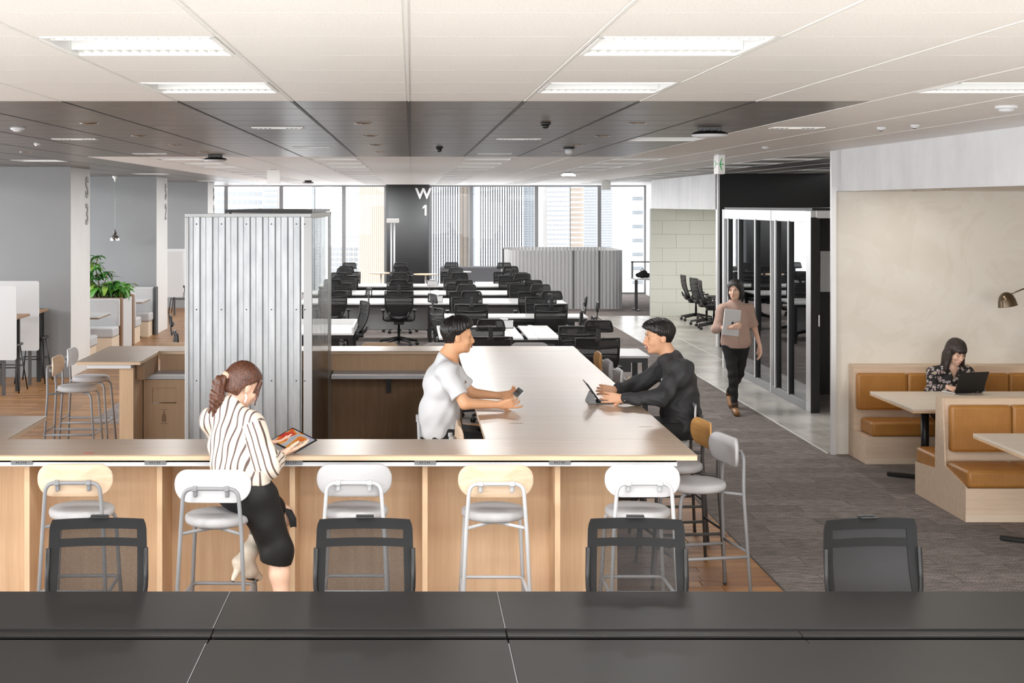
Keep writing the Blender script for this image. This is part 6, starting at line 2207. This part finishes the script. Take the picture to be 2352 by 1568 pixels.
# ---------------------------------------------------------------- walking woman
def woman_walking():
    t = person('person', (3.84, 17.05, 0), 'walking woman in mocha knit top and black trousers carrying a silver laptop')
    f = unit((-.05, -1, 0))
    P, C, N = V3(3.85, 17.05, .83), V3(3.842, 17.05, 1.09), V3(3.84, 17.04, 1.285)
    H = Head((3.832, 17.0, 1.450), (-.50, -.86, -.02), 1.0)
    SR, SL = V3(3.685, 17.03, 1.225), V3(3.995, 17.03, 1.225)
    ER, EL = V3(3.600, 16.98, .995), V3(4.075, 17.06, .995)
    WR, WL = V3(3.765, 16.845, 1.025), V3(4.105, 16.93, .80)
    S = Field((3.48, 16.65, .60), (4.22, 17.25, 1.60), .0052)
    H.add(S, True)
    S.cone(H.P(0, -.028, -.05), N, .046, .052, .03)
    torso(S, P, C, N, f, .92)
    S.cone(SR, SL, .045, .045, .05)
    for s0, e0, w0 in ((SR, ER, WR), (SL, EL, WL)):
        S.cone(s0, e0, .042, .034, .03)
        S.cone(e0, w0, .034, .023, .02)
    hand(S, WR, (.95, -.05, .15), (.1, .9, -.1), 1, .92, (.9, 1.0, .6), .02, (.5, .3))
    hand(S, WL, (.05, -.15, -1), (-.8, -.2, .1), 1, .95, (.25, .3, .25), .04, (.4, .2))
    S.cut((0, 0, .62), (0, 0, -1))
    S.mesh('body', 'skin_pale', t)
    H.features(t, 'lip', 'open')
    S = Field((3.48, 16.78, .70), (4.22, 17.30, 1.36), .006)
    torso(S, P, C, N, f, .95, .018, 1.15, True)
    S.ell((3.846, 17.05, .90), (.162, .128, .20), None, .05)
    S.cone(SR, SL, .056, .056, .05); S.cone(N + V3(0, 0, .08), C, .056, .09, .04)
    for s0, e0 in ((SR, ER), (SL, EL)):
        S.cone(s0, e0, .054, .056, .04)
    S.cone(ER, ER + (WR - ER) * .22, .050, .048, .03)
    S.warp(folds(.004, ((26, 10, 14, 0, 1), (-16, 18, 30, 2, .6))))
    S.cut(N + V3(0, 0, .062), (-.15, -.3, 1))
    S.cut((0, 0, .765), (0, 0, -1))
    for s0, e0, fr in ((SL, EL, .90),):
        dv = unit(e0 - s0); pt = s0 + (e0 - s0) * fr
        g = np.meshgrid(*S.ax, indexing='ij', sparse=True)
        pl = (g[0] - pt[0]) * dv[0] + (g[1] - pt[1]) * dv[1] + (g[2] - pt[2]) * dv[2]
        rad = np.sqrt((g[0] - pt[0]) ** 2 + (g[1] - pt[1]) ** 2 + (g[2] - pt[2]) ** 2)
        S.d = np.maximum(S.d, np.where(rad < .095, pl, -1).astype(np.float32))
    S.mesh('knit_top', 'knit_mocha', t)
    S = Field((3.62, 16.66, .08), (4.08, 17.70, .95), .006)
    torso(S, P, C, N, f, .96, .004)
    KR, KL = V3(3.785, 16.92, .46), V3(3.90, 17.09, .46)
    AR, AL = V3(3.795, 16.86, .13), V3(3.865, 17.46, .19)
    for hx, K_, A_ in ((3.775, KR, AR), (3.925, KL, AL)):
        S.cone((hx, 17.05, .78), K_, .088, .056, .04)
        S.cone(K_, K_ + (A_ - K_) * .35, .055, .054, .02); S.cone(K_ + (A_ - K_) * .35, A_, .054, .036, .02)
    S.warp(folds(.003, ((28, 12, 40, 0, 1), (-20, 16, 56, 2, .7))))
    S.cut((0, 0, .88), (0, 0, 1))
    S.mesh('trousers', 'trousers_black', t)
    for A_, hl, toe in ((AR, V3(3.797, 16.90, .06), V3(3.785, 16.70, .035)), (AL, V3(3.866, 17.49, .15), V3(3.860, 17.33, .04))):
        S = Field(np.minimum(hl, toe) - V3(.07, .09, .06), np.maximum(A_, np.maximum(hl, toe)) + V3(.07, .09, .06), .005)
        S.cone(hl, toe, .036, .034, .02); S.cone(hl + V3(0, -.01, .02), A_, .034, .036, .02); S.cone((hl + toe) / 2, toe + V3(0, .01, -.004), .034, .030, .02)
        sh = S.mesh('shoe', 'shoe_brown', t)
        p = MB(); v = toe - hl
        p.tube([tuple(hl - np.array(t.location) + V3(0, .01, -.032)), tuple(hl + v * .5 - np.array(t.location) + V3(0, 0, -.031)), tuple(toe - np.array(t.location) + V3(0, -.02, -.026))], [.028, .031, .024], 8)
        p.build('sole', 'rubber', sh)
    p = MB()
    for A_ in (AR, AL):
        p.tube([tuple(A_ - np.array(t.location) + V3(0, 0, .01)), tuple(A_ - np.array(t.location) + V3(0, 0, -.05))], .039, 12)
    p.build('socks', 'sock_brown', t)
    def cutfn(X, Y, Z):
        # face opening below the fringe line and a level bob at the jaw
        op = .068 - np.sqrt((X / 1.0) ** 2 + ((Z + .055) / 1.75) ** 2)
        face = np.where(Y > .012, np.where(Z > .062, -1, op), -1)
        return np.maximum(face, -.112 + .02 * (Y < -.02) - Z)
    hair_cap('hair', 'hair_black', H, t, .018, cutfn, lambda S: (S.ell((0, -.02, -.05), (.094, .082, .09), None, .03), S.ell((0, .03, .06), (.074, .062, .05), None, .02)), strand=.0022)
    loc = np.array(t.location)
    p = MB()
    for sx in (-1, 1): p.ball(H.P(sx * .080, -.004, -.048) - loc, .006, 8, 6)
    p.build('earrings', 'pearl', t)
    return t
woman_walking()
lp = empty('laptop', (3.762, 16.885, 1.075), label='closed silver laptop carried by the walking woman', cat='laptop')
p = MB(); p.box(-.106, .106, -.008, .008, -.155, .155, .006, 2); p.build('case', 'laptop_silver', lp)
p = MB(); p.ball((0.01, -.0085, -.005), .018, 12, 8, (.85, .06, .95)); p.ball((.017, -.0085, .018), .006, 8, 6, (.6, .1, 1.1)); p.build('lid_emblem', 'frame_dark', lp)
lp.rotation_euler = (0.0, .13, .22)

# ---------------------------------------------------------------- woman on the banquette
def woman_seated():
    t = person('person', (5.14, 13.75, 0), 'young woman with fringe and floral blouse typing at the cream table')
    f = unit((.1, -1, 0))
    P, C, N = V3(5.14, 13.77, .50), V3(5.135, 13.74, .74), V3(5.145, 13.70, .925)
    H = Head((5.172, 13.645, 1.062), (.24, -.86, -.34), 1.0, (0.02, 0, 1))
    SR, SL = V3(4.985, 13.72, .855), V3(5.29, 13.71, .855)
    ER, EL = V3(4.925, 13.60, .70), V3(5.36, 13.58, .70)
    WR, WL = V3(4.985, 13.36, .765), V3(5.235, 13.345, .765)
    S = Field((4.80, 13.05, .40), (5.48, 13.95, 1.22), .0050)
    H.add(S, True)
    S.cone(H.P(0, -.028, -.05), N, .045, .050, .03)
    torso(S, P, C, N, f, .90)
    S.cone(SR, SL, .044, .044, .05)
    for s0, e0, w0 in ((SR, ER, WR), (SL, EL, WL)):
        S.cone(s0, e0, .040, .034, .03)
        S.cone(e0, w0, .034, .022, .02)
    hand(S, WR, (.70, -.62, -.10), (.1, .1, -1), -1, .92, (.30, .45, .35), .08, (.6, .1))
    hand(S, WL, (-.55, -.60, -.08), (0, .1, -1), 1, .92, (.30, .45, .35), .08, (.6, .1))
    S.mesh('body', 'skin_pale', t)
    H.features(t, 'lip_pink', 'closed')
    S = Field((4.80, 13.30, .42), (5.48, 13.98, 1.0), .006)
    torso(S, P, C, N, f, .96, .020, 1.15, True)
    S.cone(SR, SL, .054, .054, .05); S.cone(N - V3(0, 0, .03), C, .060, .09, .05)
    for s0, e0, w0 in ((SR, ER, WR), (SL, EL, WL)):
        S.cone(s0, e0, .060, .060, .04)
        S.cone(e0, e0 + (w0 - e0) * .85, .056, .038, .03)
    S.warp(folds(.005, ((34, 12, 20, 0, 1), (-18, 22, 42, 2, .7))))
    # open V neck
    g = np.meshgrid(*S.ax, indexing='ij', sparse=True)
    vn = np.minimum(np.minimum((g[2] - .80) * .42 - np.abs(g[0] - 5.150), 13.70 - g[1]), .1)
    S.d = np.maximum(S.d, np.where((g[2] > .80), vn, -1).astype(np.float32))
    S.cut(N + V3(0, 0, .012), (0, -.25, 1))
    S.mesh('blouse', 'blouse_floral', t)
    S = Field((4.90, 13.15, .05), (5.40, 13.95, .64), .008)
    torso(S, P, C, N, f, .95, .008)
    for sx in (-1, 1):
        S.cone((5.14 + sx * .09, 13.74, .49), (5.14 + sx * .10, 13.33, .50), .085, .062, .04)
        S.cone((5.14 + sx * .10, 13.33, .50), (5.14 + sx * .10, 13.36, .10), .058, .040, .02)
    S.cut((0, 0, .60), (0, 0, 1))
    S.mesh('trousers', 'trousers_black', t)
    for sx in (-1, 1):
        S = Field((5.14 + sx * .10 - .07, 13.05, -.01), (5.14 + sx * .10 + .07, 13.46, .16), .007)
        S.cone((5.14 + sx * .10, 13.37, .05), (5.14 + sx * .10, 13.19, .035), .040, .034, .02); S.cone((5.14 + sx * .10, 13.36, .06), (5.14 + sx * .10, 13.36, .11), .038, .04, .02)
        S.cut((0, 0, .002), (0, 0, -1))
        S.mesh('shoe', 'rubber', t)
    def ex(S):
        S.ell((0, -.02, -.06), (.092, .078, .10), None, .03)
        for sx in (-1, 1):
            S.cone((sx * .072, .0, -.02), (sx * .082, .035, -.17), .030, .026, .03)
            S.cone((sx * .06, -.05, -.05), (sx * .075, -.02, -.19), .036, .028, .03)
        S.ell((0, .052, .040), (.064, .048, .040), None, .015)
    def cutfn(X, Y, Z):
        op = .066 - np.sqrt(X ** 2 + (np.maximum(Z + .06, 0) / 1.5) ** 2 * .3)
        face = np.where((Y > .012) & (Z < .026 + .006 * np.sin(X * 160)), op, -1)
        return np.maximum(face, -.20 - Z)
    hair_cap('hair', 'hair_dark', H, t, .016, cutfn, ex, hi=(.14, .14, .15), lo=(-.14, -.16, -.24), strand=.0026, nst=50)
    return t
woman_seated()
lq = empty('laptop', (5.125, 13.22, .72), label='open black laptop on the cream table before the seated woman', cat='laptop')
lq.rotation_euler = (0, 0, .28)
p = MB(); p.box(-.155, .155, -.005, .185, .002, .014, .003); b_ = p.build('base', 'laptop_silver', lq)
p = MB()
for r_ in range(5):
    for c_ in range(12): p.box(-.13 + c_ * .0218, -.112 + c_ * .0218, .05 + r_ * .0215, .067 + r_ * .0215, .014, .0155)
tag(p.build('keys', 'laptop_black', b_), kind='stuff')
p = MB(); p.obox((0, -.048, .112), (.310, .006, .215), (.42, 0, 0), .003); p.obox((0, -.004, .012), (.28, .012, .012), (0, 0, 0), .003); p.build('lid', 'laptop_black', lq)
for o_ in list(lq.children):
    if o_.name.startswith('lid'): pass

# ---------------------------------------------------------------- woman in striped blouse (seen from behind, front stool)
def woman_striped():
    t = person('person', (-.97, 8.2, 0), 'woman in striped blouse and black skirt seen from behind at the bar counter')
    f = unit((.50, .86, 0)); r = unit(np.cross(f, (0, 0, 1)))
    P, C, N = V3(-.955, 8.16, .835), V3(-1.015, 8.25, 1.10), V3(-1.045, 8.285, 1.285)
    H = Head((-.975, 8.345, 1.410), (.70, .52, -.48), 1.03, (.05, 0, 1))
    SR, SL = N + r * .168 - V3(0, 0, .066), N - r * .150 - V3(0, 0, .086)
    ER, EL = V3(-.815, 8.10, .985), V3(-1.10, 8.47, 1.00)
    WR, WL = V3(-.745, 8.325, 1.020), V3(-.88, 8.60, 1.035)
    KR, KL = V3(-.765, 8.16, .50), V3(-.745, 8.42, .64)
    AR, AL = V3(-.720, 8.14, .11), V3(-.930, 8.26, .47)
    S = Field((-1.32, 7.96, .02), (-.48, 8.82, 1.56), .0052)
    H.add(S, True)
    S.cone(H.P(0, -.030, -.05), N, .045, .050, .03)
    torso(S, P, C, N, f, .90)
    S.cone(SR, SL, .042, .042, .05)
    for s0, e0, w0 in ((SR, ER, WR), (SL, EL, WL)):
        S.cone(s0, e0, .040, .033, .03)
        S.cone(e0, w0, .033, .022, .02)
    hand(S, WR, (.85, .42, .22), (-.30, .30, .88), 1, .95, ((.12, .15, .22, .30), .22, .18), .07, (.75, .25))
    hand(S, WL, (.92, .15, .05), (0, .2, 1), -1, .95, (.25, .3, .2), .06, (.7, .2))
    for h0, K_, A_ in ((P + r * .085 - V3(0, 0, .03), KR, AR), (P - r * .08 + f * .06 - V3(0, 0, .03), KL, AL)):
        S.cone(h0, K_, .085, .056, .04)
        S.cone(K_, K_ + (A_ - K_) * .35, .052, .054, .03); S.cone(K_ + (A_ - K_) * .35, A_, .054, .032, .03)
    S.mesh('body', 'skin_pale', t)
    H.features(t, 'lip', 'closed')
    # blouse
    S = Field((-1.36, 7.98, .86), (-.66, 8.72, 1.38), .0050)
    torso(S, P + V3(0, 0, .06), C, N, f, .97, .014, 1.12, True)
    S.ell(P + V3(-.02, .03, .13), (.155, .125, .10), frame(f), .04)
    S.cone(SR, SL, .050, .050, .05); S.cone(N + V3(0, 0, .03), C, .055, .085, .05)
    for s0, e0, w0 in ((SR, ER, WR), (SL, EL, WL)):
        S.cone(s0, e0, .060, .068, .04)
        S.cone(e0, e0 + (w0 - e0) * .45, .068, .062, .03); S.cone(e0 + (w0 - e0) * .45, e0 + (w0 - e0) * .80, .060, .034, .02)
    S.warp(folds(.0050, ((44, 18, 10, 0, 1), (-24, 26, 34, 2, .7), (70, -20, 18, 1, .5))))
    S.cut(N + V3(.005, .005, .030), unit(N - C + f * .35))
    S.cut((0, 0, .885), (0, 0, -1))
    ra = unit(np.cross(unit(ER - SR), (0, 1, .2)))
    def attr(V):
        base = (V - C) @ r / .040
        out = base + .10 * np.sin(V[:, 2] * 14)
        dv = ER - SR
        tt = np.clip(((V - SR) @ dv) / (dv @ dv), 0, 1)
        da = np.linalg.norm(V - (SR + tt[:, None] * dv), axis=1)
        arm = (da < .082) & (tt > .06)
        out = np.where(arm, (V - SR) @ ra / .034 + .2, out)
        dv2 = WR - ER
        t2 = np.clip(((V - ER) @ dv2) / (dv2 @ dv2), 0, 1)
        d2 = np.linalg.norm(V - (ER + t2[:, None] * dv2), axis=1)
        fore = (d2 < .08) & (t2 > .03)
        out = np.where(fore, (V - ER) @ unit(np.cross(unit(dv2), (0, 1, .1))) / .030, out)
        return out + 100
    S.mesh('blouse', 'blouse_stripe', t, attr=attr)
    # skirt
    S = Field((-1.28, 7.96, .34), (-.56, 8.56, .95), .0055)
    torso(S, P, C, N, f, .98, .016)
    hR = P + r * .085 - V3(0, 0, .03)
    S.cone(hR, KR, .108, .084, .05)
    S.cone(hR + V3(.02, .03, 0), KR + V3(-.005, .05, .0), .10, .08, .05)
    S.cone(KR, KR - V3(.0, 0, .06), .084, .080, .04)
    hL = P - r * .08 + f * .06 - V3(0, 0, .03)
    S.cone(hL, hL + (KL - hL) * .72, .100, .082, .05)
    S.cone(hL + (KL - hL) * .5, KR, .09, .07, .05)
    S.warp(folds(.0030, ((30, 14, 26, 0, 1), (-20, 20, 30, 2, .8))))
    S.cut(P + V3(0, 0, .075), (-.12, .10, 1))
    S.cut(KR - V3(0, 0, .075), unit((-.18, 0, -1)))
    sk = S.mesh('skirt', 'skirt_black', t)
    p = MB()
    q0 = KL + V3(-.02, -.07, .06) - np.array(t.location)
    pts = [q0, q0 + V3(.05, -.01, -.012), q0 + V3(.075, -.02, -.06), q0 + V3(.080, -.02, -.11)]
    wd = (.018, .02, .022, .018)
    rows = [[tuple(a - V3(w_, 0, .0)), tuple(a + V3(0, 0, .006)), tuple(a + V3(w_, .01, 0))] for a, w_ in zip(pts, wd)]
    grid_panel(p, rows)
    rows2 = [[tuple(np.array(c) + V3(0, .004, -.003)) for c in r_] for r_ in rows]
    grid_panel(p, rows2)
    p.build('skirt_tail', 'skirt_black', sk)
    # boots
    def boot(A, heel, toe, shaft_top, hp, nm):
        pts = np.stack([A, heel, toe, shaft_top, hp])
        S = Field(pts.min(0) - .07, pts.max(0) + .07, .0048)
        S.cone(shaft_top, A, .047, .040, .02)
        S.cone(A, heel, .041, .036, .03)
        S.cone(heel, (heel + toe) / 2, .036, .037, .03)
        S.cone((heel + toe) / 2, toe, .037, .022, .03)
        S.cone(A, (heel + toe) / 2, .040, .034, .03)
        d = unit(heel - A)
        S.cone(heel + (hp - heel) * .1, hp, .024, .0095, .02)
        S.warp(folds(.0025, ((40, 10, 60, 0, 1), (-30, 20, 50, 2, .8))))
        S.cut(shaft_top, shaft_top - A)
        o = S.mesh(nm, 'boot_cream', t)
        p = MB(); v = toe - heel; n_ = unit(hp - heel - v * ((hp - heel) @ v) / (v @ v)) 
        L0 = np.array(t.location)
        p.tube([tuple(heel + v * .25 + n_ * .030 - L0), tuple(heel + v * .6 + n_ * .034 - L0), tuple(toe + n_ * .016 - L0)], [.014, .016, .010], 8)
        p.tube([tuple(hp - L0), tuple(hp + unit(hp - heel) * .006 - L0)], .010, 8)
        p.build('sole', 'sole_dark', o)
    boot(AL, V3(-.985, 8.235, .405), V3(-.885, 8.33, .300), AL + V3(.035, .03, .075), V3(-1.020, 8.20, .315), 'boot')
    boot(AR, V3(-.72, 8.11, .10), V3(-.68, 8.24, .032), AR + V3(.0, .0, .06), V3(-.725, 8.085, .008), 'boot')
    # hair pulled back into a low ponytail
    def ex(S):
        S.ell((0, -.03, .04), (.088, .092, .088), None, .02)
        S.cone((0, -.095, .020), (0, -.125, .012), .030, .020, .03)
        for sx in (-1, 1):
            S.cone((sx * .070, .05, .055), (sx * .082, .062, -.02), .010, .007, .02)
            S.cone((sx * .082, .062, -.02), (sx * .076, .075, -.075), .006, .003, .01)
    def cutfn(X, Y, Z):
        line = .85 * (Y + .02) + .004
        lock = (np.abs(X) > .058) & (Y > .035)
        front = np.where(Y > .03, .055 - .1 * (Y - .03), -1)
        out = np.where(Y > -.04, np.maximum(line - Z, front - Z), -.075 - Z)
        return np.where(lock & (Z < .06), -.12 - Z, out)
    hr = hair_cap('hair', 'hair_brown', H, t, .015, cutfn, ex, lo=(-.13, -.19, -.24), strand=.0022, nst=60)
    tie = H.P(0, -.125, .012)
    S = Field(tie + V3(-.17, -.17, -.30), tie + V3(.12, .12, .06), .0050)
    m1, m2, m3 = tie + V3(-.045, -.02, -.045), tie + V3(-.060, -.03, -.13), tie + V3(-.075, -.03, -.235)
    S.cone(tie, m1, .020, .030, .02); S.cone(m1, m2, .032, .038, .03); S.cone(m2, m3, .036, .010, .03)
    S.cone(m1, m2 + V3(.035, 0, -.05), .024, .016, .02); S.cone(m2, m3 + V3(.05, .01, .02), .022, .006, .02); S.cone(m2, m3 + V3(-.03, 0, .02), .018, .005, .02)
    S.warp(lambda X, Y, Z: .0035 * np.sin(150 * X + 60 * Y + 16 * np.sin(14 * Z)) + .002 * np.sin(260 * X - 30 * Z))
    S.mesh('ponytail', 'hair_brown', hr)
    p = MB(); d = Vector(unit(m1 - tie)); q = d.to_track_quat('Z', 'Y').to_matrix().to_4x4()
    p.lathe([(.020, -.014), (.026, -.008), (.027, .008), (.021, .014)], tuple(tie + (m1 - tie) * .10 - np.array(t.location)), 16, q, caps=False)
    p.build('hair_tie', 'scrunchie', hr)
    p = MB()
    e0 = H.P(.082, -.008, -.050) - np.array(t.location)
    for i in range(5):
        a = i * .5
        p.ball(e0 + V3(.004 * math.sin(a * 2), 0, -.009 * i), .0062, 8, 6)
    p.build('earring', 'pearl', t)
    return t
woman_striped()
tb2 = empty('tablet', (-.715, 8.60, 1.045), label='tablet with colourful screen held by the woman in striped blouse', cat='tablet')
e1 = unit((.144, -.165, -.040)); e2 = np.array((-.09, -.085, -.050)); e2 = unit(e2 - e1 * (e2 @ e1)); n3 = np.cross(e1, e2)
if n3[2] < 0: n3 = -n3; e2 = -e2
mt = Matrix(np.stack([e1, e2, n3], 1).tolist()).to_4x4()
tb2.matrix_world = Matrix.Translation((-.705, 8.585, 1.052)) @ mt
p = MB(); p.box(-.125, .125, -.088, .088, -.0035, .0035, .003, 2); p.build('case', 'laptop_black', tb2)
p = MB(); p.box(-.114, .114, -.077, .077, .0036, .0042); p.build('screen', 'tablet_screen', tb2)
